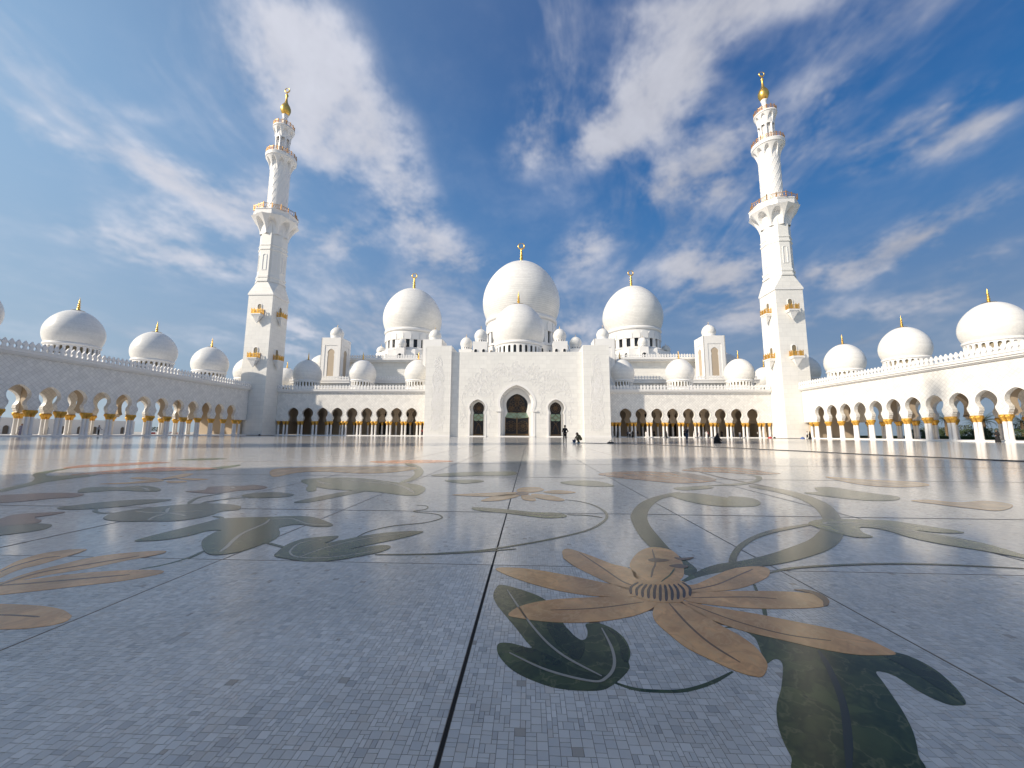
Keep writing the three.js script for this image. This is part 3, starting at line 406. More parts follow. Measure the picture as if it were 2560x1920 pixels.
const inlayOutlines = [];
{
  const plants = new Map();
  const ccw = (p) => { let a = 0; for (let i = 0, j = p.length - 1; i < p.length; j = i++) a += (p[j].x - p[i].x) * (p[j].y + p[i].y); return a > 0; };
  for (const [plant, piece, stone, layer, width, flat] of INLAYS) {
    const pts = []; for (let i = 0; i < flat.length; i += 2) pts.push(V2(flat[i], -flat[i + 1]));
    let outline;
    if (width) {
      const c = new THREE.SplineCurve(pts), n = Math.max(8, pts.length * 5), L = [], R = [];
      for (let i = 0; i <= n; i++) { const p = c.getPoint(i / n), t = c.getTangent(i / n), e = Math.min(1, 0.45 + 3.2 * Math.min(i / n, 1 - i / n)); L.push(V2(p.x - t.y * width * e / 2, p.y + t.x * width * e / 2)); R.push(V2(p.x + t.y * width * e / 2, p.y - t.x * width * e / 2)); }
      outline = L.concat(R.reverse());
    } else {
      const out = [], n = pts.length;
      for (let i = 0; i < n; i++) {                 // rounded where the outline bends gently, kept where it has a tip
        const p0 = pts[(i + n - 1) % n], p1 = pts[i], p2 = pts[(i + 1) % n], p3 = pts[(i + 2) % n], a = 0.5;
        for (let k = 0; k < 5; k++) { const t = k / 5, t2 = t * t, t3 = t2 * t; out.push(V2(...['x', 'y'].map((q) => a * ((2 * p1[q]) + (p2[q] - p0[q]) * t + (2 * p0[q] - 5 * p1[q] + 4 * p2[q] - p3[q]) * t2 + (3 * p1[q] - p0[q] - 3 * p2[q] + p3[q]) * t3)))); }
      }
      outline = out;
    }
    if (!ccw(outline)) outline.reverse();
    const top = 0.0072 + layer * 0.0005, g = extrude(new THREE.Shape(outline), 0.0016);
    g.rotateX(-Math.PI / 2); g.translate(0, top - 0.0016, 0);
    if (!plants.has(plant)) { const o = new THREE.Group(); o.name = 'inlaid_' + plant; paving.add(o); plants.set(plant, o); }
    part(piece, g, M[stone + '_inlay'], plants.get(plant));
    const b = new THREE.Box2().setFromPoints(outline); inlayOutlines.push([b, outline]);
  }
}
function inInlay(x, z) {
  const q = V2(x, -z);
  for (const [b, poly] of inlayOutlines) {
    if (!b.containsPoint(q)) continue; let inside = false;
    for (let i = 0, j = poly.length - 1; i < poly.length; j = i++) if ((poly[i].y > q.y) !== (poly[j].y > q.y) && q.x < (poly[j].x - poly[i].x) * (q.y - poly[i].y) / (poly[j].y - poly[i].y) + poly[i].x) inside = !inside;
    if (inside) return true;
  }
  return false;
}
{ // the mosaic in front of the first joint, tile by tile
  const U = 0.0165, zNear = -0.32, zFar = JOINT_Z0 + 0.006, tiles = [];
  for (let k = -3; k <= 2; k++) {
    const gapL = k === 0 ? 0.008 : 0.0045, gapR = k === -1 ? 0.008 : 0.0045, x0 = JOINT_X0 + k * PANEL_X + gapL, x1 = JOINT_X0 + (k + 1) * PANEL_X - gapR, nx = Math.round((x1 - x0) / U), nz = Math.floor((zNear - zFar) / U), ux = (x1 - x0) / nx, uz = (zNear - zFar) / nz, rand = rng(900 + k);
    const tint = [1, 0.97, 1.02, 0.96, 1.0, 0.98][k + 3];
    for (const [i, j, w, h] of layTiles(nx, nz, rand)) {
      const q = rand(), v = 0.92 + 0.16 * rand(), jog = [rand(), rand(), rand(), rand()], cx = x0 + (i + w / 2) * ux, cz = zFar + (j + h / 2) * uz, d = -cz;
      if (Math.abs(cx) > 1.34 * d + 0.75 || [[-1, -1], [1, -1], [1, 1], [-1, 1]].every(([a, b]) => inInlay(cx + a * w * ux / 2, cz + b * h * uz / 2))) continue;
      tiles.push({ cx, cz, w: w * ux - 0.0017, h: h * uz - 0.0017, tone: toneOf(q), v: v * tint * (0.86 + 0.28 * fbm(cx * 2.3 + 9, cz * 2.3 + 4, 5)), jog, dist: d < 1.13 || Math.abs(cx) > 1.28 * d * 0.93 ? 99 : Math.hypot(cx, cz, 0.9) });
    }
  }
  tiles.sort((a, b) => a.dist - b.dist);
  const unit = new THREE.BoxGeometry(1, 1, 1); unit.translate(0, -0.5, 0);
  tiles.slice(0, 300).forEach((t) => { const m = part('tile', unit, M['tile_tone_' + t.tone], paving, [t.cx, 0.0065, t.cz]); m.scale.set(t.w, 0.0016, t.h); m.rotation.set((t.jog[0] - 0.5) * 0.012, (t.jog[2] - 0.5) * 0.05, (t.jog[1] - 0.5) * 0.012); });
  const rest = tiles.slice(300), pos = new Float32Array(rest.length * 60), nor = new Float32Array(rest.length * 60), col = new Float32Array(rest.length * 60), idx = new Uint32Array(rest.length * 30);
  rest.forEach((t, n) => {
    const X = [t.cx - t.w / 2, t.cx + t.w / 2], Z = [t.cz - t.h / 2, t.cz + t.h / 2], y = (a, b) => 0.0065 + (t.jog[0] - 0.5) * 0.0003 * b + (t.jog[1] - 0.5) * 0.0003 * a, B = 0.0049;
    const ro = (t.jog[2] - 0.5) * 0.05, sk = (t.jog[3] - 0.5) * 0.0007, at = (px, py, pz) => { const ax = px - t.cx, az = pz - t.cz; return [t.cx + ax - az * ro + sk * Math.sign(az), py, t.cz + az + ax * ro]; };
    const c00 = at(X[0], y(-1, -1), Z[0]), c10 = at(X[1], y(1, -1), Z[0]), c01 = at(X[0], y(-1, 1), Z[1]), c11 = at(X[1], y(1, 1), Z[1]), dn = (p) => [p[0], B, p[2]];
    const tn = new THREE.Vector3(-(t.jog[1] - 0.5) * 0.0006 / t.w, 1, -(t.jog[0] - 0.5) * 0.0006 / t.h).normalize().toArray();
    const faces = [[c01, c11, c10, c00, tn], [dn(c01), dn(c11), c11, c01, [0, 0, 1]], [dn(c10), dn(c00), c00, c10, [0, 0, -1]], [dn(c11), dn(c10), c10, c11, [1, 0, 0]], [dn(c00), dn(c01), c01, c00, [-1, 0, 0]]];
    const cc = TILE_TONES[t.tone].map((v) => v * t.v);
    faces.forEach((f, k) => { for (let q = 0; q < 4; q++) { const o = (n * 20 + k * 4 + q) * 3; for (let a = 0; a < 3; a++) { pos[o + a] = f[q][a]; nor[o + a] = f[4][a]; col[o + a] = cc[a]; } } const o = n * 20 + k * 4; idx.set([o, o + 1, o + 2, o, o + 2, o + 3], (n * 5 + k) * 6); });
  });
  const g = new THREE.BufferGeometry(); g.setAttribute('position', new THREE.BufferAttribute(pos, 3)); g.setAttribute('normal', new THREE.BufferAttribute(nor, 3)); g.setAttribute('color', new THREE.BufferAttribute(col, 3)); g.setIndex(new THREE.BufferAttribute(idx, 1));
  part('tile_field', g, M.tile_field, paving).userData.kind = 'stuff';
  part('grout_bed', box(11.4, 0.0006, zNear - zFar, JOINT_X0, 0.0043, (zNear + zFar) / 2), M.grout, paving);
  console.log('tiles', tiles.length);
}

// ------------------------------------------------------------------ ground outside the courtyard
{
  std('sand_paving', { color: lin(0.52, 0.48, 0.42), roughness: 0.8 });
  std('lawn', { map: grassMap, roughness: 0.9 }); grassMap.repeat.set(0.5, 0.5);
  const g = new THREE.PlaneGeometry(2400, 2400); g.rotateX(-Math.PI / 2); g.translate(0, -0.06, -60);
  const m = part('outer_ground', g, M.sand_paving, scene); m.userData.kind = 'structure';
  const l = new THREE.PlaneGeometry(140, 260); l.rotateX(-Math.PI / 2); l.translate(164, -0.03, -80);
  const uv = l.attributes.uv; for (let i = 0; i < uv.count; i++) uv.setXY(i, uv.getX(i) * 140, uv.getY(i) * 260);
  part('lawn', l, M.lawn, scene).userData.kind = 'structure';
}
// ------------------------------------------------------------------ building pieces
// half outline of a horseshoe arch from its foot to its crown: [half width, height]
function horseshoe(foot, footY, neck, neckY, r, yc, top, n = 12) {
  const p = [[foot, footY], [foot, footY + (neckY - footY) * 0.22], [foot - (foot - neck) * 0.45, footY + (neckY - footY) * 0.45], [foot - (foot - neck) * 0.5, footY + (neckY - footY) * 0.62], [neck, footY + (neckY - footY) * 0.8], [neck, neckY]];
  const a0 = -Math.acos(Math.min(1, neck / r));
  for (let i = 0; i <= n; i++) { const a = a0 + (Math.PI / 2 - a0) * i / n, s = Math.sin(a); let x = r * Math.cos(a), y = yc + r * s; if (s > 0) { y = yc + (top - yc) * (0.80 * s + 0.20 * (1 - Math.cos(a))); } p.push([i === n ? 0 : x, i === n ? top : y]); }
  return p;
}
const archFull = (half, cx = 0) => [...half.map(([x, y]) => [cx - x, y]), ...half.slice(0, -1).reverse().map(([x, y]) => [cx + x, y])];
const roundArch = (w, h, y0 = 0, n = 8) => { const p = [[w, y0], [w, y0 + h - w]]; for (let i = 1; i <= n; i++) { const a = Math.PI / 2 * i / n; p.push([i === n ? 0 : w * Math.cos(a), y0 + h - w + w * Math.sin(a)]); } return p; };
const hole = (pts) => { const h = new THREE.Path(); pts.forEach(([x, y], i) => i ? h.lineTo(x, y) : h.moveTo(x, y)); h.closePath(); return h; };

// merlon of the parapets: a spade on a waist
const merlonGeo = (w, h) => extrude(shapeOf([[w * 0.30, 0], [w * 0.30, h * 0.14], [w * 0.20, h * 0.24], [w * 0.30, h * 0.36], [w * 0.46, h * 0.50], [w * 0.44, h * 0.60], [w * 0.26, h * 0.76], [0, h], [-w * 0.26, h * 0.76], [-w * 0.44, h * 0.60], [-w * 0.46, h * 0.50], [-w * 0.30, h * 0.36], [-w * 0.20, h * 0.24], [-w * 0.30, h * 0.14], [-w * 0.30, 0]]), 0.22).translate(0, 0, -0.11);

// marble column with a gilded palm capital
const columnShaft = (() => { const p = [[0.27, 0.42]]; for (let i = 1; i <= 4; i++) p.push([0.27 - 0.035 * i / 4, 0.42 + 2.66 * i / 4]); const g = new THREE.LatheGeometry(p.map(([x, y]) => V2(x, y)), 10); return g; })();
const columnBase = merge([box(0.72, 0.16, 0.72), lathe([[0.001, 0.16], [0.36, 0.16], [0.38, 0.21], [0.36, 0.27], [0.30, 0.30], [0.31, 0.36], [0.28, 0.42], [0.001, 0.42]], 12)]);
const capitalGeo = (() => {
  const g = new THREE.LatheGeometry([[0.24, 3.02], [0.275, 3.06], [0.25, 3.10], [0.27, 3.22], [0.31, 3.40], [0.40, 3.60], [0.50, 3.74], [0.47, 3.80], [0.44, 3.82], [0.52, 3.86], [0.52, 4.045], [0.001, 4.046]].map(([x, y]) => V2(x, y)), 24), p = g.attributes.position;
  for (let i = 0; i < p.count; i++) { const x = p.getX(i), z = p.getZ(i), y = p.getY(i), a = Math.atan2(z, x), k = y > 3.12 && y < 3.83 ? 1 + 0.14 * Math.cos(a * 8) * (y > 3.3 ? 1 : 0.5) : 1; p.setXYZ(i, x * k, y, z * k); }
  g.computeVertexNormals(); return g;
})();
const clusterParts = (x, z, y) => [moved(columnShaft, x, y, z), moved(columnBase, x, y, z)];
function column(parent, x, z, y) { const c = part('column', columnShaft, M.column_marble, parent, [x, y, z]); part('column_base', columnBase, M.plain_marble, c); part('capital', capitalGeo, M.gilt, c); return c; }

// shell of a dome, its ring, finial and windowed drum; stands with its centre at yc
function domeShell(R, seg = 64) { const p = [], a0 = -Math.asin(0.5); for (let i = 0; i <= 30; i++) { const a = a0 + (Math.PI / 2 - a0) * i / 30, s = Math.sin(a); p.push([Math.max(0.002, R * Math.cos(a) * (s > 0.9 ? 1 - 0.10 * (s - 0.9) * 3 : 1)), R * (s > 0 ? s * (1 + 0.13 * s * s) : s)]); } return lathe(p, seg); }
const ringGeo = (R, seg = 64) => lathe([[R * 0.76, -R * 0.615], [R * 0.865, -R * 0.615], [R * 0.88, -R * 0.59], [R * 0.905, -R * 0.585], [R * 0.925, -R * 0.555], [R * 0.92, -R * 0.505], [R * 0.89, -R * 0.485], [R * 0.87, -R * 0.475], [R * 0.76, -R * 0.475]], seg);
const finialGeo = lathe([[0.30, 0], [0.28, 0.02], [0.12, 0.045], [0.075, 0.09], [0.085, 0.12], [0.06, 0.16], [0.05, 0.2], [0.078, 0.25], [0.082, 0.28], [0.05, 0.33], [0.044, 0.38], [0.066, 0.43], [0.066, 0.46], [0.04, 0.5], [0.036, 0.55], [0.054, 0.6], [0.052, 0.63], [0.03, 0.68], [0.04, 0.75], [0.03, 0.79], [0.018, 0.84], [0.006, 1.0], [0.001, 1.01]], 14);
const slimFinial = lathe([[0.12, 0], [0.1, 0.03], [0.055, 0.06], [0.05, 0.09], [0.085, 0.14], [0.055, 0.2], [0.05, 0.24], [0.078, 0.29], [0.05, 0.35], [0.046, 0.4], [0.07, 0.45], [0.045, 0.51], [0.04, 0.56], [0.058, 0.61], [0.036, 0.67], [0.03, 0.73], [0.036, 0.77], [0.012, 0.82], [0.001, 0.83]], 14);
const crescentGeo = (r) => { const g = new THREE.TorusGeometry(r, r * 0.24, 8, 28, Math.PI * 1.94), p = g.attributes.position; for (let i = 0; i < p.count; i++) { const x = p.getX(i), y = p.getY(i), a = Math.atan2(y, x), k = Math.sin(Math.min(1, Math.max(0, ((a + 2 * Math.PI) % (2 * Math.PI)) / (Math.PI * 1.94))) * Math.PI), cx = Math.cos(a) * r, cy = Math.sin(a) * r; p.setXYZ(i, cx + (x - cx) * (0.5 + 0.5 * k), cy + (y - cy) * (0.5 + 0.5 * k), p.getZ(i) * (0.3 + 0.8 * k)); } g.computeVertexNormals(); g.rotateZ(Math.PI / 2 + Math.PI * 0.03); return g; };
// wall round a drum with one arched opening in each bay
function drumWall(r, y0, y1, n, winW, winH, sill, t) {
  const L = 2 * Math.PI * r / n, m = 4, pts = [];
  for (let i = 0; i <= m; i++) pts.push([-L / 2 + L * i / m, y0]);
  for (let i = 0; i <= m; i++) pts.push([L / 2 - L * i / m, y1]);
  const s = shapeOf(pts); s.holes.push(hole(archFull(roundArch(winW / 2, winH, y0 + sill, 5))));
  const g = extrude(s, t).translate(0, 0, -t), p = g.attributes.position;
  const bays = [];
  for (let k = 0; k < n; k++) { const b = g.clone(), q = b.attributes.position; for (let i = 0; i < q.count; i++) { const a = p.getX(i) / r + (k + 0.5) * 2 * Math.PI / n, rr = r + p.getZ(i); q.setXYZ(i, Math.sin(a) * rr, p.getY(i), Math.cos(a) * rr); } b.computeVertexNormals(); bays.push(b); }
  return merge(bays);
}
const cyl = (r, y0, y1, seg = 48) => lathe([[r, y0], [r, y1]], seg);

const ARC_R = 4.0, ARC_YC = 18.25;
const arcGeo = { shell: domeShell(ARC_R), ring: ringGeo(ARC_R), drum: drumWall(3.5, 12.85, 15.85, 26, 0.48, 1.5, 1.35, 0.3), core: cyl(3.16, 12.85, 15.85, 40), fin: finialGeo.clone().scale(3.1, 2.5, 3.1) };
function arcadeDome(parent, x, z) {
  const d = part('dome', arcGeo.shell, M.dome_marble, parent, [x, ARC_YC, z]);
  part('dome_ring', arcGeo.ring, M.plain_marble, d); part('drum', arcGeo.drum, M.plain_marble, d, [0, -ARC_YC, 0]); part('drum_glazing', arcGeo.core, M.lattice_pane, d, [0, -ARC_YC, 0]);
  part('finial', arcGeo.fin, M.gold, d, [0, ARC_R * 1.105, 0]); return d;
}

// one arcade: local x runs along it, the courtyard lies on +z
function arcade(root, o) {
  const { x0, x1, centres, pitch, r, gap, shown, depth, domes, back, merlonPitch, endColumns } = o, T = 0.72, BASE = 0.24;
  const half = horseshoe(pitch / 2 - gap / 2 - 0.27, 4.05 + 0, r * 0.72, 4.95, r, 6.30, 7.86);
  const outline = [[x0, 4.05]];
  for (const c of centres) outline.push(...archFull(half, c));
  outline.push([x1, 4.05], [x1, 12.9], [x0, 12.9]);
  const wall = extrude(shapeOf(outline), T).translate(0, BASE - 0.24, -T);
  part('arcade_wall', wall, M.lozenge_marble, root);
  // archivolt: a raised moulding round each opening that shows
  const mouldHalf = half.slice(5), mould = merge([extrude(shapeOf([...archFull(mouldHalf.map(([x, y]) => { const k = 1.055; return [x * k + 0.02, 6.28 + (y - 6.28) * k]; })), ...archFull(mouldHalf).reverse()]), 0.06)]);
  for (const c of centres) if (shown(c)) part('archivolt', mould, M.plain_marble, root, [c, 0, -0.012]);
  const len = x1 - x0, mid = (x0 + x1) / 2;
  part('cornice', merge([box(len, 0.16, 0.30, mid, 12.02, 0.15), box(len, 0.26, 0.52, mid, 12.18, 0.26), box(len, 0.40, 0.72, mid, 12.44, 0.36), box(len, 0.14, 0.82, mid, 12.84, 0.41)]), M.plain_marble, root);
  part('roof', box(len, 0.35, depth + 0.2, mid, 12.5, -depth / 2 - 0.2), M.plain_marble, root);
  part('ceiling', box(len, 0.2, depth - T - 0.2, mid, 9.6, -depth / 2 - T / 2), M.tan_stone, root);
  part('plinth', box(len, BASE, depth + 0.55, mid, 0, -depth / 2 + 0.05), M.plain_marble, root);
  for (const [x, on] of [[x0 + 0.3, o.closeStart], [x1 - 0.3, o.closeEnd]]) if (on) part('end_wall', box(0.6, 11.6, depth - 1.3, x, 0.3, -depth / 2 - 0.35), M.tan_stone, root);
  // parapet
  const mg = o.merlon, n = Math.floor(len / merlonPitch), hidden = [];
  for (let i = 0; i < n; i++) { const x = x0 + (i + 0.5) * len / n; if (shown(x)) part('merlon', mg, M.plain_marble, root, [x, 12.98, 0.55]); else hidden.push(moved(mg, x, 12.98, 0.55)); }
  if (hidden.length) part('parapet_run', merge(hidden), M.plain_marble, root).userData.kind = 'stuff';
  // columns in pairs under every pier
  const piers = [centres[0] - pitch / 2, ...centres.map((c) => c + pitch / 2)], hs = [], hc = [];
  const zRows = back ? [-T / 2] : [-T / 2, -depth + T / 2];
  for (const z of zRows) for (const p of piers) for (const s of [-1, 1]) {
    const x = p + s * gap / 2;
    if (shown(p)) column(root, x, z, 0.0 + BASE - 0.24); else { hs.push(...clusterParts(x, z, 0)); hc.push(moved(capitalGeo, x, 0, z)); }
  }
  for (const x of endColumns) column(root, x, -T / 2, 0);
  if (hs.length) { part('column_run', merge(hs), M.column_marble, root).userData.kind = 'stuff'; part('capital_run', merge(hc), M.gilt, root).userData.kind = 'stuff'; }
  if (!back) {
    part('outer_wall', extrude(shapeOf(outline), T).translate(0, 0, -depth), M.lozenge_marble, root);
    for (let i = 2; i < piers.length; i += 4) {       // cross arches between the vaults
      const w = depth - 2 * T, s = shapeOf([[-w / 2, 3.9], [w / 2, 3.9], [w / 2, 9.7], [-w / 2, 9.7]]), h = horseshoe(w / 2 - 0.9, 3.91, w / 2 - 1.5, 4.6, w / 2 - 1.1, 6.3, 9.0);
      const cs = [[-w / 2, 3.9], ...archFull(h), [w / 2, 3.9], [w / 2, 9.7], [-w / 2, 9.7]];
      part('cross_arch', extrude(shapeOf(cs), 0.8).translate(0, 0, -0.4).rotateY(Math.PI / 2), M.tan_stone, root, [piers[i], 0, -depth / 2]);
    }
  } else {
    // inner row and the hall wall with its dark openings
    const inner = extrude(shapeOf(outline), 0.7).translate(0, 0, -6.9);
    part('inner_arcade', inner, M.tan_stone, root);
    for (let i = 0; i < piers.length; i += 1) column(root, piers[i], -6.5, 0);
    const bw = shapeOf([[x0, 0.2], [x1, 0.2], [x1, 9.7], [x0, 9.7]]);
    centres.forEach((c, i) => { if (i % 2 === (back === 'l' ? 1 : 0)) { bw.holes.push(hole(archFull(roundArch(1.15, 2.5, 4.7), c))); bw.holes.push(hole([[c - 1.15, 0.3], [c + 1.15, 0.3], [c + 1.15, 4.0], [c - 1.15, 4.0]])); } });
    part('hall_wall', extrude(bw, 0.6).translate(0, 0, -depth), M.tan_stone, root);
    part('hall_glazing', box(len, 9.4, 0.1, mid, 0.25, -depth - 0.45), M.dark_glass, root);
  }
  for (const x of domes) arcadeDome(root, x, -6.6);
}
const merlonSide = merlonGeo(0.76, 1.3), merlonFar = merlonGeo(0.86, 1.3);
{
  const pitch = 3.78, zLast = -95.85, nAll = 27;
  const zs = Array.from({ length: nAll }, (_, k) => zLast + k * pitch);
  const side = { pitch, r: 1.46, gap: 0.62, depth: 13, merlonPitch: 0.775, merlon: merlonSide };
  // west... the long arcade on the left, in shade: local x = -world z
  const L = thing('arcade_building', 'long shaded white marble arcade on the left, sky showing through its horseshoe arches', 'arcade', [-75.7, 0, 0], Math.PI / 2);
  arcade(L, { ...side, x0: -4.2, x1: 101.4, centres: zs.map((z) => -z).sort((a, b) => a - b), shown: (x) => x > 47.5, domes: [-109.7, -95.5, -80.4, -65.3, -50.9, -35.1, -20, -4.9].map((z) => -z), endColumns: [99.4], closeEnd: true });
  const Rr = thing('arcade_building', 'long sunlit white marble arcade on the right, palm trees behind its arches', 'arcade', [69.3, 0, 0], -Math.PI / 2);
  arcade(Rr, { ...side, x0: -101.4, x1: 4.2, centres: [...zs], shown: (x) => x < -49, domes: [-109.7, -95.5, -80.4, -65.3, -50.9, -35.1, -20, -4.9], endColumns: [-99.4], closeStart: true });
  const far = { pitch: 4.22, r: 1.6, gap: 0.95, depth: 13, merlonPitch: 0.88, merlon: merlonFar, shown: () => true };
  const fl = Array.from({ length: 9 }, (_, k) => -66.45 + k * 4.22), fr = Array.from({ length: 9 }, (_, k) => 26.25 + k * 4.22);
  const FL = thing('arcade_building', 'white arcade of nine arches between the left minaret and the portal', 'arcade', [0, 0, -107]);
  arcade(FL, { ...far, x0: -71.3, x1: -27.75, centres: fl, domes: [-67, -50.05, -33.1], back: 'l', endColumns: [-70.6, -29.0], closeStart: true, closeEnd: true });
  const FR = thing('arcade_building', 'white arcade of nine arches between the portal and the right minaret, visitors in its shade', 'arcade', [0, 0, -107]);
  arcade(FR, { ...far, x0: 21.15, x1: 64.9, centres: fr, domes: [26.7, 43.65, 60.6], back: 'r', endColumns: [22.6, 64.2], closeStart: true, closeEnd: true });
  // the entrance side of the courtyard, behind the camera, whose shadow lies on the near pavement
  const E = thing('entrance_building', 'white entrance building closing the courtyard behind the viewer', 'building', [0, 0, 4.2], Math.PI);
  const ex = Array.from({ length: 8 }, (_, k) => k);
  part('entrance_block', box(68, 25.3, 14, 0, 0, -6.3), M.clad_marble, E);
  part('entrance_wing', box(36, 14.2, 13, -52, 0, -6.5), M.clad_marble, E); part('entrance_wing', box(36, 14.2, 13, 52, 0, -6.5), M.clad_marble, E);
}

// ------------------------------------------------------------------ minarets
const faceted = (g) => { const h = g.index ? g.toNonIndexed() : g; h.computeVertexNormals(); return h; };
function octLathe(pts) { const g = new THREE.LatheGeometry(pts.map(([a, y]) => V2(a / Math.cos(Math.PI / 8), y)), 8, Math.PI / 8); return faceted(g); }
// corbel from a shaft to a gallery with arched hollows between ribs
function corbel(r0, r1, y0, y1, n, flat) {
  const list = [], m = 22;
  for (let k = 0; k < n; k++) {
    const a = (k + (flat ? 0.5 : 0)) * 2 * Math.PI / n + (flat ? 0 : 0), w0 = 2 * Math.PI / n;
    const pos = [], idx = [], cols = 26;
    for (let j = 0; j <= m; j++) for (let i = 0; i <= cols; i++) {
      const v = j / m, u = i / cols * 2 - 1, y = y0 + (y1 - y0) * v;
      const flare = r0 + (r1 - r0) * Math.pow(v, 1.7);
      const archTop = 0.86 * Math.sqrt(Math.max(0, 1 - Math.pow(Math.abs(u) / 0.80, 2.4)));
      const hollow = v < archTop ? sstep(0, 0.05, archTop - v) : 0;
      const rr = mixn(flare, r0 - 0.05, hollow * 0.88), ang = a + u * w0 / 2, oct = flat ? Math.cos(Math.PI / n) / Math.cos(u * w0 / 2) : 1;
      const R = rr * (flat ? oct / Math.cos(Math.PI / n) * 1 : 1);
      pos.push(Math.sin(ang) * R, y, Math.cos(ang) * R);
    }
    for (let j = 0; j < m; j++) for (let i = 0; i < cols; i++) { const q = j * (cols + 1) + i; idx.push(q, q + 1, q + cols + 2, q, q + cols + 2, q + cols + 1); }
    const g = new THREE.BufferGeometry(); g.setAttribute('position', new THREE.Float32BufferAttribute(pos, 3)); g.setAttribute('uv', new THREE.Float32BufferAttribute(new Float32Array(pos.length / 3 * 2), 2)); g.setIndex(idx); g.computeVertexNormals(); list.push(g);
  }
  return merge(list);
}
// gilded railing: posts, bars and scrolls round a polygon or circle
function railing(r, y, h, n, sides) {
  const list = [], rad = (a) => sides ? r * Math.cos(Math.PI / sides) / Math.cos(((a + Math.PI / sides * 0) % (2 * Math.PI / sides) + 2 * Math.PI / sides) % (2 * Math.PI / sides) - Math.PI / sides) : r;
  const pt = (a, yy) => { const q = rad(a); return new THREE.Vector3(Math.sin(a) * q, yy, Math.cos(a) * q); };
  for (let k = 0; k < n; k++) {
    const a = k * 2 * Math.PI / n, b = (k + 1) * 2 * Math.PI / n, p = pt(a, y), q = pt(b, y), L = p.distanceTo(q), t = Math.atan2(q.x - p.x, q.z - p.z) - Math.PI / 2;
    list.push(moved(box(0.16, h * 1.12, 0.16), p.x, y, p.z));
    const mx = (p.x + q.x) / 2, mz = (p.z + q.z) / 2;
    for (const yy of [0.06, 0.86]) list.push(moved(box(L, h * 0.09, 0.08), mx, y + h * yy, mz, t));
    for (const f of [-0.28, 0, 0.28]) { const ring = new THREE.TorusGeometry(Math.min(h * 0.3, L * 0.16), 0.045, 4, 10); ring.translate(f * L, h * 0.5, 0); ring.rotateY(t); ring.translate(mx, y, mz); list.push(ring); }
  }
  return merge(list);
}
const minaretGeo = (() => {
  const w = 3.5, g = {};
  g.shaft = box(2 * w, 38.95, 2 * w);
  g.band = merge([box(2 * w + 0.34, 0.42, 2 * w + 0.34, 0, 38.95), box(2 * w + 0.2, 0.12, 2 * w + 0.2, 0, 0), box(2 * w + 0.2, 0.35, 2 * w + 0.2, 0, 0)]);
  // square to octagon
  const s = w + 0.17, a = 3.42, c = a * Math.tan(Math.PI / 8), y0 = 39.37, y1 = 43.1, V = [], tri = (p, q, r) => V.push(...p, ...q, ...r), sq = [[s, s], [-s, s], [-s, -s], [s, -s]];
  const oct = [[a, c], [c, a], [-c, a], [-a, c], [-a, -c], [-c, -a], [c, -a], [a, -c]];
  for (let k = 0; k < 4; k++) {
    const S = [sq[k][0], y0, sq[k][1]], S2 = [sq[(k + 1) % 4][0], y0, sq[(k + 1) % 4][1]], O0 = [oct[2 * k][0], y1, oct[2 * k][1]], O1 = [oct[2 * k + 1][0], y1, oct[2 * k + 1][1]], O2 = [oct[(2 * k + 2) % 8][0], y1, oct[(2 * k + 2) % 8][1]];
    tri(S, O1, O0); tri(S, O2, O1); tri(S, S2, O2);
  }
  g.transition = new THREE.BufferGeometry(); g.transition.setAttribute('position', new THREE.Float32BufferAttribute(V, 3)); g.transition.setAttribute('uv', new THREE.Float32BufferAttribute(V.flatMap((_, i) => i % 3 === 0 ? [V[i] + V[i + 2], V[i + 1]] : []), 2)); g.transition.computeVertexNormals();
  g.octagon = octLathe([[3.6, 42.9], [3.6, 43.5], [3.42, 43.6], [3.42, 44.1], [3.55, 44.2], [3.55, 44.8], [3.34, 44.95], [3.32, 52.4], [3.5, 52.55], [3.5, 52.95], [3.34, 53.05], [3.34, 53.7], [3.46, 53.8], [3.46, 54.1], [3.28, 54.2], [3.26, 62.4]]);
  // niche frames on the octagon
  const nf = [], fr = shapeOf(archFull(roundArch(0.66, 4.9, 0))); fr.holes.push(hole(archFull(roundArch(0.46, 4.55, 0.14))));
  for (let k = 0; k < 8; k++) { const f = extrude(fr, 0.14).translate(0, 46.4, 3.29); f.rotateY(k * Math.PI / 4); nf.push(f); }
  g.niches = merge(nf);
  g.corbel1 = corbel(3.45, 5.75, 57.4, 62.2, 8, true);
  g.gallery1 = octLathe([[3.2, 62.1], [5.28, 62.1], [5.36, 62.4], [5.36, 63.5], [5.5, 63.7], [5.5, 63.95], [3, 63.95]]);
  g.rail1 = railing(5.7, 63.95, 1.55, 16, 8);
  // round shaft with crossing spiral ribs
  const cs = [lathe([[2.85, 63.9], [2.85, 64.6], [2.62, 64.9], [2.62, 78.6]], 40)];
  g.round = merge(cs);
  const ribs = []; for (let k = 0; k < 14; k++) { const pts = []; for (let i = 0; i <= 24; i++) { const t = i / 24, an = k * 2 * Math.PI / 14 + t * 2.3; pts.push(new THREE.Vector3(Math.sin(an) * 2.62, 64.9 + 13.4 * t, Math.cos(an) * 2.62)); } ribs.push(new THREE.TubeGeometry(new THREE.CatmullRomCurve3(pts), 36, 0.055, 5)); }
  for (let k = 0; k < 10; k++) { const pts = []; for (let i = 0; i <= 16; i++) { const t = i / 16, an = k * 2 * Math.PI / 10 - t * 2.2; pts.push(new THREE.Vector3(Math.sin(an) * 2.62, 64.9 + 13.4 * t, Math.cos(an) * 2.62)); } ribs.push(new THREE.TubeGeometry(new THREE.CatmullRomCurve3(pts), 24, 0.022, 4)); }
  g.ribs = merge(ribs);
  g.corbel2 = corbel(2.66, 4.0, 78.0, 82.0, 10, false);
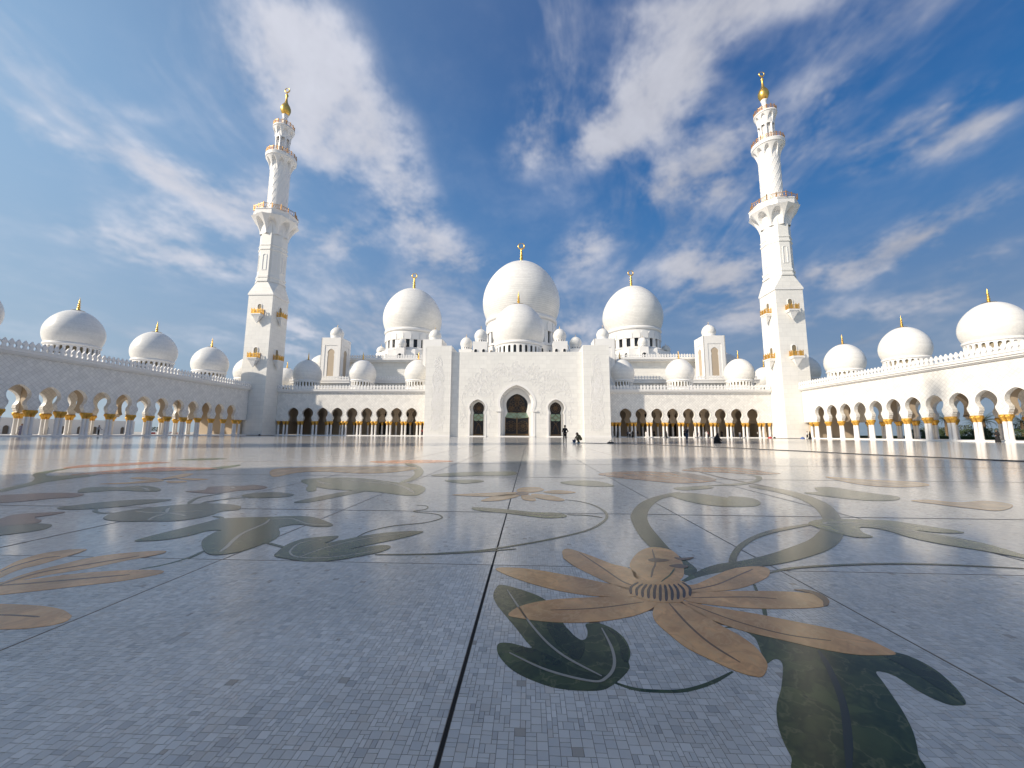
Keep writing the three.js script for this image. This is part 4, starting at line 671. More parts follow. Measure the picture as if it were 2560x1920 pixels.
  g.gallery2 = lathe([[2, 81.9], [3.98, 81.9], [4.1, 82.1], [4.1, 82.7], [4.18, 82.8], [4.18, 83.0], [2, 83.0]], 48);
  g.rail2 = railing(3.98, 83.0, 1.35, 20, 0);
  const lc = [cyl(1.45, 82.9, 89.6, 24)]; for (let k = 0; k < 8; k++) { const an = k * Math.PI / 4 + 0.2; lc.push(moved(lathe([[0.36, 83.0], [0.36, 83.5], [0.28, 83.6], [0.26, 88.4], [0.36, 88.7], [0.36, 89.2]], 10), Math.sin(an) * 1.78, 0, Math.cos(an) * 1.78)); }
  g.lantern = merge(lc);
  g.corbel3 = corbel(2.08, 2.86, 88.9, 92.3, 8, false);
  g.gallery3 = lathe([[1.2, 92.2], [2.86, 92.2], [2.94, 92.4], [2.94, 92.75], [1.2, 92.8]], 40);
  g.rail3 = railing(2.8, 92.75, 1.25, 16, 0);
  g.neck = lathe([[1.3, 92.7], [0.9, 93.6], [0.7, 94.4], [0.62, 95.2], [0.86, 95.8], [0.62, 96.3], [0.66, 97.0], [0.9, 97.5], [0.5, 97.8]], 20);
  g.bulb = lathe([[0.4, 97.6], [0.8, 97.8], [1.2, 98.4], [1.42, 99.2], [1.4, 99.9], [1.1, 100.7], [0.66, 101.4], [0.4, 102.1], [0.28, 103.0], [0.24, 103.8], [0.36, 104.0], [0.44, 104.3], [0.36, 104.6], [0.18, 104.8], [0.12, 105.3], [0.01, 105.5]], 32);
  g.crescent = crescentGeo(0.72).translate(0, 106.2, 0);
  return g;
})();
// little balcony on a bracket with its doorway
const balconyGeo = {
  slab: merge([box(2.7, 0.32, 1.5, 0, 0, 0.75), box(2.5, 0.3, 1.34, 0, -0.3, 0.67)]),
  bracket: (() => { const g = new THREE.ConeGeometry(1.45, 2.1, 4, 1); g.rotateX(Math.PI); g.rotateY(Math.PI / 4); g.scale(1.0, 1, 0.62); g.translate(0, -1.35, 0.64); return faceted(g); })(),
  rail: (() => { const l = []; for (const [x, z] of [[-1.26, 1.4], [-0.5, 1.4], [0.5, 1.4], [1.26, 1.4], [-1.26, 0.12], [1.26, 0.12], [-1.26, 0.75], [1.26, 0.75]]) l.push(moved(box(0.15, 1.5, 0.15), x, 0.32, z)); for (const y of [0.42, 1.35]) { l.push(moved(box(2.5, 0.13, 0.08), 0, y, 1.4)); for (const x of [-1.26, 1.26]) l.push(moved(box(0.08, 0.13, 1.3), x, y, 0.75)); } for (const x of [-0.88, -0.66, 0, 0.3, -0.3, 0.66, 0.88]) l.push(moved(box(0.1, 0.95, 0.06), x, 0.45, 1.4)); for (const x of [-1.26, 1.26]) for (const z of [0.42, 1.08]) l.push(moved(box(0.06, 0.95, 0.1), x, 0.45, z)); return merge(l); })(),
  door: extrude(shapeOf(archFull(roundArch(0.55, 3.1, 0))), 0.06), frame: (() => { const s = shapeOf(archFull(roundArch(0.72, 3.3, 0))); s.holes.push(hole(archFull(roundArch(0.55, 3.1, 0.01)))); return extrude(s, 0.16); })(),
};
function minaret(x, z, label, balconies, simple) {
  const t = thing('minaret', label, 'minaret', [x, 0, z], 0, simple ? undefined : undefined), g = minaretGeo;
  part('square_shaft', g.shaft, M.clad_marble, t); part('shaft_band', g.band, M.plain_marble, t); part('transition', g.transition, M.clad_marble, t);
  const oc = part('octagonal_shaft', g.octagon, M.clad_marble, t); part('niche_frame', g.niches, M.plain_marble, oc);
  const g1 = part('gallery', g.gallery1, M.plain_marble, t); part('corbel', g.corbel1, M.plain_marble, g1); part('railing', g.rail1, M.bronze_rail, g1);
  const rs = part('round_shaft', g.round, M.plain_marble, t); part('spiral_rib', g.ribs, M.plain_marble, rs);
  const g2 = part('gallery', g.gallery2, M.plain_marble, t); part('corbel', g.corbel2, M.plain_marble, g2); part('railing', g.rail2, M.bronze_rail, g2);
  part('lantern', g.lantern, M.column_marble, t);
  const g3 = part('gallery', g.gallery3, M.plain_marble, t); part('corbel', g.corbel3, M.plain_marble, g3); part('railing', g.rail3, M.bronze_rail, g3);
  part('finial_neck', g.neck, M.column_marble, t); const b = part('finial_bulb', g.bulb, M.gold, t); part('crescent', g.crescent, M.gold, b);
  if (balconies) for (const y of [32.9, 20.6]) for (const turn of [0, Math.PI / 2, -Math.PI / 2]) {
    const b2 = part('balcony', balconyGeo.slab, M.plain_marble, t, [Math.sin(turn) * 3.5, y, Math.cos(turn) * 3.5], turn);
    part('bracket', balconyGeo.bracket, M.plain_marble, b2); part('railing', balconyGeo.rail, M.gilt, b2); part('door', balconyGeo.door, M.lattice_pane, b2, [0, 0.3, -0.02]); part('door_frame', balconyGeo.frame, M.plain_marble, b2, [0, 0.3, -0.03]);
  }
  return t;
}
minaret(-74.84, -105, 'tall white minaret at the end of the shaded left arcade', true);
minaret(68.45, -105, 'tall white minaret beside the sunlit right arcade', true);
minaret(-74.84, 1.3, 'white minaret at the rear corner, behind the viewer', false, true);
// ------------------------------------------------------------------ the portal
const AX = -3.25;                                           // axis of the building
std('relief_marble', { color: lin(0.80, 0.785, 0.76), roughness: 0.45 });
{
  const P = thing('portal', 'great white marble portal with three lattice doors and two carved pylons', 'portal', [AX, 0, 0]);
  for (const s of [-1, 1]) { const py = part('pylon', box(6.85, 24.35, 9, s * 21.0, 0, -106.5), M.clad_marble, P); part('pylon_plinth', box(6.95, 0.5, 9.1, s * 21.0, 0, -106.5), M.plain_marble, py); }
  const Zf = -103.0, main = horseshoe(4.35, 0.28, 4.05, 6.75, 4.42, 9.0, 13.75, 16).slice(), small = horseshoe(2.02, 0.28, 1.80, 6.15, 2.14, 7.75, 9.9, 14);
  main.splice(0, 6, [4.25, 0.28], [4.25, 6.45], [4.05, 6.75]); small.splice(0, 6, [2.0, 0.28], [2.0, 5.85], [1.8, 6.15]);
  const f = shapeOf([[-17.6, 0], [17.6, 0], [17.6, 22.75], [-17.6, 22.75]]);
  for (const [h, cx] of [[main, 0], [small, -10.45], [small, 10.45]]) f.holes.push(hole(archFull(h, cx)));
  part('portal_wall', extrude(f, 1.9).translate(0, 0, Zf - 1.9), M.clad_marble, P);
  part('portal_body', box(35.15, 22.5, 8, 0, 0, Zf - 9.5), M.plain_marble, P);
  // raised frames round the doorways
  const ring = (h, k, cyy, d) => { const o = h.map(([x, y]) => [x * k + 0.15, y > cyy ? cyy + (y - cyy) * k : y]); o[0][1] = 0; const i = h.map(([x, y]) => [x, y]); i[0][1] = 0; const s = shapeOf([...archFull(o), ...archFull(i).reverse()]); return extrude(s, d); };
  part('doorway_frame', ring(main, 1.13, 9.0, 0.12), M.plain_marble, P, [0, 0, Zf - 0.02]);
  for (const s of [-1, 1]) part('impost', box(1.35, 0.26, 0.34, s * 4.85, 6.62, Zf + 0.16), M.plain_marble, P);
  for (const cx of [-10.45, 10.45]) part('doorway_frame', ring(small, 1.12, 7.75, 0.1), M.plain_marble, P, [cx, 0, Zf - 0.02]);
  // stepped reveal of the main doorway
  const rev = main.map(([x, y]) => [x * 0.86, y > 9 ? 9 + (y - 9) * 0.9 : y]), inn = main.map(([x, y]) => [x * 0.665, y > 9 ? 8.75 + (y - 9) * 0.62 : y]); inn[1] = [3.25, 5.2]; inn[0] = [3.25, 0.28]; inn[2] = [2.55, 6.6];
  const sh = shapeOf(archFull(main.map(([x, y]) => [x + 0.05, y]))); sh.holes.push(hole(archFull(rev))); part('reveal', extrude(sh, 0.5).translate(0, 0, Zf - 2.3), M.plain_marble, P);
  const sh2 = shapeOf(archFull(main.map(([x, y]) => [x + 0.08, y]))); sh2.holes.push(hole(archFull(inn))); part('reveal', extrude(sh2, 0.5).translate(0, 0, Zf - 3.2), M.plain_marble, P);
  const sInn = small.map(([x, y]) => [x * 0.72, y > 7.75 ? 7.7 + (y - 7.75) * 0.78 : y]);
  for (const cx of [-10.45, 10.45]) { const q = shapeOf(archFull(small.map(([x, y]) => [x + 0.05, y]))); q.holes.push(hole(archFull(sInn))); part('reveal', extrude(q, 0.6).translate(0, 0, Zf - 2.7), M.plain_marble, P, [cx, 0, 0]); }
  // doors: dark glass, green frieze, bronze tracery
  const rib = (pts, w) => { const c = new THREE.CatmullRomCurve3(pts.map(([x, y]) => new THREE.Vector3(x, y, 0))); return new THREE.TubeGeometry(c, pts.length * 4, w, 4); };
  const bar = (x0, y0, x1, y1, w) => { const L = Math.hypot(x1 - x0, y1 - y0), b = new THREE.BoxGeometry(L, w, 0.08); b.rotateZ(Math.atan2(y1 - y0, x1 - x0)); return b.translate((x0 + x1) / 2, (y0 + y1) / 2, 0); };
  const rosette = (cx, cy, r, n, w) => { const l = []; for (let k = 0; k < n; k++) { const a = k * 2 * Math.PI / n, b = a + Math.PI / n; l.push(rib([[cx + Math.cos(a) * r * 0.12, cy + Math.sin(a) * r * 0.12], [cx + Math.cos(b) * r * 0.55, cy + Math.sin(b) * r * 0.55], [cx + Math.cos(a) * r, cy + Math.sin(a) * r]], w)); l.push(rib([[cx + Math.cos(a) * r * 0.12, cy + Math.sin(a) * r * 0.12], [cx + Math.cos(b - 2 * Math.PI / n) * r * 0.55, cy + Math.sin(b - 2 * Math.PI / n) * r * 0.55], [cx + Math.cos(a) * r, cy + Math.sin(a) * r]], w)); } const t = new THREE.TorusGeometry(r * 0.3, w, 4, 20); l.push(t.translate(cx, cy, 0)); const t2 = new THREE.TorusGeometry(r, w, 4, 28); l.push(t2.translate(cx, cy, 0)); return l; };
  const inside = (list, test) => merge(list.filter((g) => { g.computeBoundingBox(); const b = g.boundingBox; return test((b.min.x + b.max.x) / 2, b.min.y, b.max.y, b); }));
  const door = part('main_door', extrude(shapeOf(archFull(inn.map(([x, y]) => [x + 0.1, y]))), 0.08), M.dark_glass, P, [0, 0, Zf - 3.3]);
  part('door_tracery', merge([...rosette(0, 8.95, 1.95, 10, 0.035), ...rosette(0, 10.6, 0.8, 8, 0.03), ...rosette(-1.62, 7.6, 0.75, 8, 0.03), ...rosette(1.62, 7.6, 0.75, 8, 0.03), ...rosette(-1.62, 2.9, 1.4, 10, 0.035), ...rosette(1.62, 2.9, 1.4, 10, 0.035), bar(0, 0.3, 0, 5.2, 0.26), bar(-3.2, 0.55, 3.2, 0.55, 0.5), bar(-3.17, 0.3, -3.17, 5.1, 0.16), bar(3.17, 0.3, 3.17, 5.1, 0.16)]), M.bronze, door, [0, 0, 0.13]);
  const fr = shapeOf([[-3.2, 5.28], [-0.3, 4.85], [0, 5.1], [0.3, 4.85], [3.2, 5.28], [2.6, 6.55], [0.8, 6.62], [0, 6.3], [-0.8, 6.62], [-2.6, 6.55]]);
  part('door_frieze', extrude(fr, 0.04), M.green_glass, door, [0, 0, 0.06]);
  part('frieze_tracery', merge([bar(-2.9, 5.35, -1.1, 6.5, 0.06), bar(-2.1, 6.5, -0.4, 4.95, 0.06), bar(-1.2, 5.05, 0, 6.1, 0.06), bar(2.9, 5.35, 1.1, 6.5, 0.06), bar(2.1, 6.5, 0.4, 4.95, 0.06), bar(1.2, 5.05, 0, 6.1, 0.06), bar(-0.9, 6.5, 0.4, 5.0, 0.06), bar(0.9, 6.5, -0.4, 5.0, 0.06), bar(-2.62, 6.58, 2.62, 6.58, 0.09), bar(-3.2, 5.2, 0, 4.9, 0.09), bar(3.2, 5.2, 0, 4.9, 0.09)]), M.bronze, door, [0, 0, 0.15]);
  for (const cx of [-10.45, 10.45]) {
    const d = part('side_door', extrude(shapeOf(archFull(sInn.map(([x, y]) => [x + 0.06, y]))), 0.08), M.dark_glass, P, [cx, 0, Zf - 2.75]);
    part('door_tracery', merge([...rosette(0, 7.75, 1.2, 8, 0.03), ...rosette(0, 7.75, 0.6, 6, 0.025), rib([[-1.2, 0.9], [-0.6, 2.0], [0, 3.4], [0.6, 2.0], [1.2, 0.9]], 0.03), rib([[-0.7, 4.2], [0.5, 2.8], [0.7, 0.8]], 0.03), rib([[0.7, 4.2], [-0.5, 2.8], [-0.7, 0.8]], 0.03), bar(-1.4, 0.5, 1.4, 0.5, 0.4), bar(-1.36, 0.3, -1.36, 5.8, 0.1), bar(1.36, 0.3, 1.36, 5.8, 0.1)]), M.bronze, d, [0, 0, 0.13]);
    part('door_frieze', extrude(shapeOf([[-1.36, 4.5], [-0.9, 4.25], [-0.2, 4.3], [0, 4.5], [0.2, 4.3], [0.9, 4.25], [1.36, 4.5], [1.3, 5.8], [1.1, 6.1], [0.2, 6.1], [0, 5.9], [-0.2, 6.1], [-1.1, 6.1], [-1.3, 5.8]]), 0.04), M.green_glass, d, [0, 0, 0.06]);
    part('frieze_tracery', merge([bar(-1.3, 5.3, 0, 4.4, 0.06), bar(1.3, 5.3, 0, 4.4, 0.06), bar(-1.3, 4.8, 0, 6.0, 0.06), bar(1.3, 4.8, 0, 6.0, 0.06), bar(-0.7, 5.2, 0, 5.8, 0.06), bar(0.7, 5.2, 0, 5.8, 0.06), bar(-0.7, 5.2, 0, 4.6, 0.06), bar(0.7, 5.2, 0, 4.6, 0.06)]), M.bronze, d, [0, 0, 0.15]);
  }
  part('threshold', merge([box(9.6, 0.28, 1.6, 0, 0, Zf + 0.5), box(5.0, 0.28, 1.5, -10.45, 0, Zf + 0.4), box(5.0, 0.28, 1.5, 10.45, 0, Zf + 0.4)]), M.plain_marble, P);
  // carved vines: stems and leaves standing a few centimetres proud of the wall
  const leaf = (() => { const g = new THREE.SphereGeometry(1, 5, 3); g.scale(0.20, 0.085, 0.02); return g; })();
  function vines(n, seed, ok, sx) {
    const r = rng(seed), list = [];
    for (let k = 0; k < n; k++) {
      let x = (r() - 0.5) * 2 * sx, y = r() * 21 + 0.8, a = r() * 6.28, bend = (r() - 0.5) * 0.9; const pts = [];
      for (let i = 0; i < 9; i++) { if (!ok(x, y)) break; pts.push(new THREE.Vector3(x, y, 0)); if (i > 0) { const l = leaf.clone(), s = 0.55 + r() * 0.9; l.scale(s, s, 1); l.rotateZ(a + (r() < 0.5 ? 1 : -1) * (0.6 + r() * 0.5)); l.translate(x, y, 0.01); list.push(l); } x += Math.cos(a) * 0.42; y += Math.sin(a) * 0.42; a += bend + (r() - 0.5) * 0.5; }
      if (pts.length > 3) list.push(new THREE.TubeGeometry(new THREE.CatmullRomCurve3(pts), pts.length * 2, 0.014, 4));
    }
    return merge(list);
  }
  const dome = (x, y) => { const ax = Math.abs(x); const d = Math.hypot(x / 6.3, (y - 8.8) / 6.6); const inD = ax < 6.0 && y < 14.6 && (y < 9 || d < 1) ; const side = Math.abs(ax - 10.45) < 3.0 && y < 10.6; return !inD && !side && ax < 15.2 - Math.max(0, y - 9) * 0.28 && y < 19.6 - 0.02 * ax * ax + 0.9 * Math.cos(x * 1.3) && y > 2.2 + (ax > 7 && ax < 14 ? 0 : 0); };
  const rel = part('carved_relief', vines(1100, 21, dome, 15), M.relief_marble, P, [0, 0, Zf + 0.01]); rel.userData.kind = 'stuff';
  const strip = (x, y) => Math.abs(x) < 1.75 - 0.9 * sstep(13, 22, y) + 0.2 * Math.sin(y * 1.7) && y > 1.6 && y < 21.6;
  for (const s of [-1, 1]) part('carved_relief', vines(380, 5 + s, strip, 1.8), M.relief_marble, P, [s * 21.0, 0, -101.99]).userData.kind = 'stuff';
}

// ------------------------------------------------------------------ the prayer hall behind
{
  const H = thing('prayer_hall', 'white prayer hall behind the portal crowned by three great domes', 'mosque', [AX, 0, 0]);
  const wallBox = (name, w, h, d, x, y, zFront) => part(name, box(w, h, d, x, y, zFront - d / 2), M.clad_marble, H);
  // lower storey with its parapet, upper storey with its parapet
  wallBox('lower_storey', 146, 16.6, 60, 0, 0, -121.6); wallBox('upper_storey', 128, 25.4, 50, 0, 0, -132.4);
  part('lower_cornice', merge([box(147, 0.7, 1.4, 0, 16.6, -121.2), box(147.4, 0.45, 1.7, 0, 17.3, -121.2)]), M.plain_marble, H);
  part('upper_cornice', merge([box(129, 0.5, 2.2, 0, 25.4, -131.8), box(129.6, 0.75, 2.8, 0, 25.9, -131.6)]), M.plain_marble, H);
  const mg = merlonGeo(0.9, 1.15);
  const run = (x0, x1, y, z, name) => { const n = Math.round((x1 - x0) / 0.9); for (let i = 0; i < n; i++) part(name, mg, M.plain_marble, H, [x0 + (i + 0.5) * (x1 - x0) / n, y, z]); };
  run(-73, -24, 17.75, -120.6, 'merlon'); run(24, 73, 17.75, -120.6, 'merlon');
  run(-64, -26, 26.65, -130.5, 'merlon'); run(26, 64, 26.65, -130.5, 'merlon');
  // great domes
  function greatDome(name, x, z, R, yc, drum, windows, fin) {
    const d = part(name, domeShell(R, 96), M.dome_marble, H, [x, yc, z]);
    part('dome_ring', ringGeo(R, 96), M.plain_marble, d);
    const r = R * 0.88, y1 = -R * 0.61, y0 = y1 - drum.h, L = 2 * Math.PI * r / windows;
    part('drum', drumWall(r, y0, y1, windows, L * 0.50, drum.win, drum.sill, R * 0.05), M.plain_marble, d);
    part('drum_core', cyl(r - R * 0.05 - 0.18, y0, y1, 64), M.lattice_pane, d);
    // blind arches above the windows
    const ba = shapeOf(archFull(roundArch(L * 0.46, drum.win * 0.6, 0))); ba.holes.push(hole(archFull(roundArch(L * 0.37, drum.win * 0.52, -0.01))));
    if (drum.blind) { const hood = extrude(ba, R * 0.022); for (let k = 0; k < windows; k++) { const a = (k + 0.5) * 2 * Math.PI / windows; const m = part('blind_arch', hood, M.plain_marble, d, [Math.sin(a) * (r - 0.06), y0 + drum.sill + drum.win * 0.72, Math.cos(a) * (r - 0.06)], a); } }
    const pane = extrude(shapeOf(archFull(roundArch(L * 0.255, drum.win * 1.005, 0))), 0.05);
    for (let k = 0; k < windows; k++) { const a = (k + 0.5) * 2 * Math.PI / windows, q = r - R * 0.05 - 0.1; part('window', pane, M.dark_glass, d, [Math.sin(a) * q, y0 + drum.sill, Math.cos(a) * q], a); }
    part('drum_step', lathe([[r * 0.98, y0 - R * 0.1], [r * 1.08, y0 - R * 0.1], [r * 1.05, y0 - R * 0.02], [r * 1.0, y0 + 0.02], [r * 0.9, y0 + 0.03]], 64), M.plain_marble, d);
    const f = part('finial', fin.slim ? slimFinial.clone().scale(fin.w, fin.h, fin.w) : finialGeo.clone().scale(fin.w, fin.h, fin.w), M.gold, d, [0, R * 1.11, 0]);
    if (fin.moon) part('crescent', crescentGeo(fin.moon), M.gold, f, [0, fin.h * 0.83 + fin.moon * 0.9, 0]);
    return d;
  }
  greatDome('great_dome', 0, -160, 16.3, 55.6, { h: 10.0, win: 6.6, sill: 0.9, blind: true }, 24, { w: 9.8, h: 8.2, moon: 1.3, slim: true });
  greatDome('side_dome', -46.5, -160, 12.2, 48.9, { h: 7.7, win: 5.0, sill: 0.7, blind: true }, 22, { w: 8, h: 6.6, moon: 1.05, slim: true });
  greatDome('side_dome', 46.5, -160, 12.2, 48.9, { h: 7.7, win: 5.0, sill: 0.7, blind: true }, 22, { w: 8, h: 6.6, moon: 1.05, slim: true });
  greatDome('portal_dome', 0, -118, 8.1, 32.0, { h: 4.0, win: 2.3, sill: 1.35, blind: false }, 26, { w: 6.2, h: 4.3 });
  // small domes
  const sg = { shell: domeShell(1, 32), ring: ringGeo(1, 32), drum: drumWall(0.85, -1.03, -0.59, 14, 0.14, 0.26, 0.1, 0.08), core: cyl(0.75, -1.03, -0.59, 24), fin: finialGeo.clone().scale(0.5, 0.52, 0.5) };
  const smallDome = (x, y, z, R) => { const d = part('small_dome', sg.shell, M.dome_marble, H, [x, y + R, z]); d.scale.setScalar(R); part('dome_ring', sg.ring, M.plain_marble, d); part('drum', sg.drum, M.plain_marble, d); part('drum_core', sg.core, M.dark_glass, d); part('finial', sg.fin, M.gold, d, [0, 1.10, 0]); };
  const winPane = extrude(shapeOf(archFull(roundArch(0.5, 2.0, 0))), 0.06), bigPane = extrude(shapeOf(archFull(roundArch(0.85, 2.6, 0))), 0.06);
  const winFrame = (() => { const s = shapeOf(archFull(roundArch(0.66, 2.22, -0.06))); s.holes.push(hole(archFull(roundArch(0.5, 2.0, 0)))); return extrude(s, 0.2); })(), bigFrame = (() => { const s = shapeOf(archFull(roundArch(1.05, 2.85, -0.06))); s.holes.push(hole(archFull(roundArch(0.85, 2.6, 0)))); return extrude(s, 0.22); })();
  const win = (big, x, y, z, turn = 0) => { const w = part('window', big ? bigPane : winPane, M.dark_glass, H, [x, y, z], turn); part('window_frame', big ? bigFrame : winFrame, M.plain_marble, w); };
  // stepped bases of the side domes: octagon with a turret on each side
  function base(cx, cz, A, top, tw, th, dr) {
    part('dome_base', octLathe([[A, 24], [A, top], [A - 0.4, top + 0.3], [A * 0.9, top + 0.3]]), M.plain_marble, H, [cx, 0, cz]);
    part('dome_base_roof', lathe([[A * 1.02, top + 0.2], [A * 0.84, top + 1.5], [0.1, top + 1.6]], 32), M.plain_marble, H, [cx, 0, cz]);
    for (const turn of [0, Math.PI / 2, -Math.PI / 2]) {
      const sx = Math.sin(turn), sz = Math.cos(turn), t = part('turret', box(tw, th - 24, tw, 0, 24, 0), M.plain_marble, H, [cx + sx * A * 1.0, 0, cz + sz * A * 1.0], turn);
      smallDome(cx + sx * A, th - 0.05, cz + sz * A, dr);
      win(true, cx + sx * (A + tw / 2 + 0.01), th - 4.9, cz + sz * (A + tw / 2 + 0.01), turn);
    }
    for (const turn of [Math.PI / 4, -Math.PI / 4]) for (const f of [-0.42, -0.14, 0.14, 0.42]) { const sx = Math.sin(turn), sz = Math.cos(turn), w = A * 0.83 * f; win(false, cx + sx * (A + 0.02) + Math.cos(turn) * w, top - 3.6, cz + sz * (A + 0.02) - Math.sin(turn) * w, turn); }
  }
  base(-46.5, -160, 13.2, 33.2, 3.3, 33.6, 1.85); base(46.5, -160, 13.2, 33.2, 3.3, 33.6, 1.85);
  base(0, -160, 17.8, 34.2, 3.6, 34.6, 2.2);
  for (const s of [-1, 1]) {                                  // corner turrets of the main dome
    part('turret', box(5.2, 10.2, 5.6, s * 14.6, 24, -141), M.plain_marble, H); smallDome(s * 14.6, 34.25, -141, 2.45);
    win(false, s * 16.1, 29.3, -138.19); win(false, s * 13.2, 29.3, -138.19); win(true, s * 17.22, 29.0, -140.6, s * Math.PI / 2);
    smallDome(s * 21.5, 33.6, -150, 2.4); part('turret', box(5, 9.4, 5, s * 21.5, 24, -150), M.plain_marble, H);
  }
  part('portal_terrace', box(36, 24.4, 20, 0, 0, -121.5), M.plain_marble, H);
  // square kiosks on the roof
  function kiosk(x, zf, w, y0, top, dr) {
    const k = part('kiosk', box(w - 0.5, top - y0, w - 0.5, 0, y0, 0), M.plain_marble, H, [x, 0, zf - w / 2]);
    const fs = shapeOf([[-w / 2, y0], [w / 2, y0], [w / 2, top], [-w / 2, top]]); fs.holes.push(hole([[-w * 0.31, y0 + 2.2], [w * 0.31, y0 + 2.2], [w * 0.31, top - 2.6], [-w * 0.31, top - 2.6]]));
    const face = extrude(fs, 0.24), nich = horseshoe(w * 0.165, y0 + 3.1, w * 0.15, top - 6.0, w * 0.172, top - 4.95, top - 3.75); nich.splice(0, 6, [w * 0.165, y0 + 3.1], [w * 0.165, top - 6.2], [w * 0.15, top - 6.0]);
    const pane = extrude(shapeOf(archFull(nich)), 0.05), inner = shapeOf([[-w * 0.31, y0 + 2.2], [w * 0.31, y0 + 2.2], [w * 0.31, top - 2.6], [-w * 0.31, top - 2.6]]); inner.holes.push(hole(archFull(nich))); const pan = extrude(inner, 0.12);
    for (const t of [0, Math.PI / 2, -Math.PI / 2]) { const q = (d) => [Math.sin(t) * d, 0, Math.cos(t) * d]; part('face', face, M.plain_marble, k, q(w / 2 - 0.24), t); part('panel', pan, M.plain_marble, k, q(w / 2 - 0.25 + 0.002), t); part('niche', pane, M.tan_stone, k, q(w / 2 - 0.25 - 0.03), t); }
    const base = part('kiosk_dome_foot', lathe([[dr * 0.92, 0], [dr * 0.92, dr * 0.5]], 32), M.plain_marble, k, [0, top, 0]);
    smallDome(x, top - dr * 0.1, zf - w / 2, dr);
  }
  kiosk(-61.5, -122.2, 6.7, 16, 31.9, 2.15); kiosk(61.5, -122.2, 6.7, 16, 31.9, 2.15);
  kiosk(-25.2, -111.2, 6.0, 12, 28.4, 1.85); kiosk(25.2, -111.2, 6.0, 12, 28.4, 1.85);
  // further arcade domes on the hall's flanks
  for (const s of [-1, 1]) { arcadeDome(H, s * 79.5, -128); const d = arcadeDome(H, s * 70, -134); d.scale.setScalar(1.35); d.position.y = 22.5; }
}
// ------------------------------------------------------------------ people
const skin = [0.28, 0.16, 0.11];
// bones: [ax, ay, az, bx, by, bz, ra, rb, colour]; the figure is one skin over all of them
function figure(bones, cells = 84, size = 1.02) {
  const mc = new MarchingCubes(cells, new THREE.MeshStandardMaterial(), false, false, 120000), N = cells, field = mc.field, half = size, cy = size - 0.04;
  const dist = (x, y, z, b) => { const ux = b[3] - b[0], uy = b[4] - b[1], uz = b[5] - b[2], px = x - b[0], py = y - b[1], pz = z - b[2], t = Math.min(1, Math.max(0, (px * ux + py * uy + pz * uz) / (ux * ux + uy * uy + uz * uz + 1e-9))); return Math.hypot(px - ux * t, py - uy * t, pz - uz * t) - (b[6] + (b[7] - b[6]) * t); };
  for (let k = 0; k < N; k++) for (let j = 0; j < N; j++) for (let i = 0; i < N; i++) {
    const x = (i - N / 2) / (N / 2) * half, y = (j - N / 2) / (N / 2) * half + cy, z = (k - N / 2) / (N / 2) * half; let d = 9;
    for (const b of bones) { const e = dist(x, y, z, b), s = 0.045, h = Math.max(s - Math.abs(d - e), 0) / s; d = Math.min(d, e) - h * h * s * 0.25; }
    field[i + j * N + k * N * N] = -d;
  }
  mc.isolation = 0; mc.update();
  const n = mc.count, p = new Float32Array(n * 3), c = new Float32Array(n * 3);
  for (let i = 0; i < n; i++) { const x = mc.positionArray[i * 3] * half, y = mc.positionArray[i * 3 + 1] * half + cy, z = mc.positionArray[i * 3 + 2] * half; p.set([x, y, z], i * 3); let best = 9, col = bones[0][8]; for (const b of bones) { const e = dist(x, y, z, b); if (e < best) { best = e; col = b[8]; } } c.set(col, i * 3); }
  let g = new THREE.BufferGeometry(); g.setAttribute('position', new THREE.BufferAttribute(p, 3)); g.setAttribute('color', new THREE.BufferAttribute(c, 3));
  g.computeVertexNormals(); return g;
}
std('person_cloth', { vertexColors: true, roughness: 0.85 });
const hand = (x, y, z, dx, dy, dz, side) => { const f = []; for (let i = 0; i < 4; i++) { const o = (i - 1.5) * 0.021, l = [0.062, 0.075, 0.07, 0.055][i]; f.push([x + o * dz + dx * 0.05, y + dy * 0.05, z + o * (1 - Math.abs(dz)), x + o * dz + dx * (0.05 + l), y + dy * (0.05 + l), z + o * (1 - Math.abs(dz)) + 0.012, 0.011, 0.009, skin]); } f.push([x + 0.01, y + dy * 0.01, z + 0.02, x + 0.02 * side, y + dy * 0.06, z + 0.055, 0.012, 0.010, skin]); f.push([x, y, z, x + dx * 0.06, y + dy * 0.06, z + dz * 0.06, 0.032, 0.028, skin]); return f; };
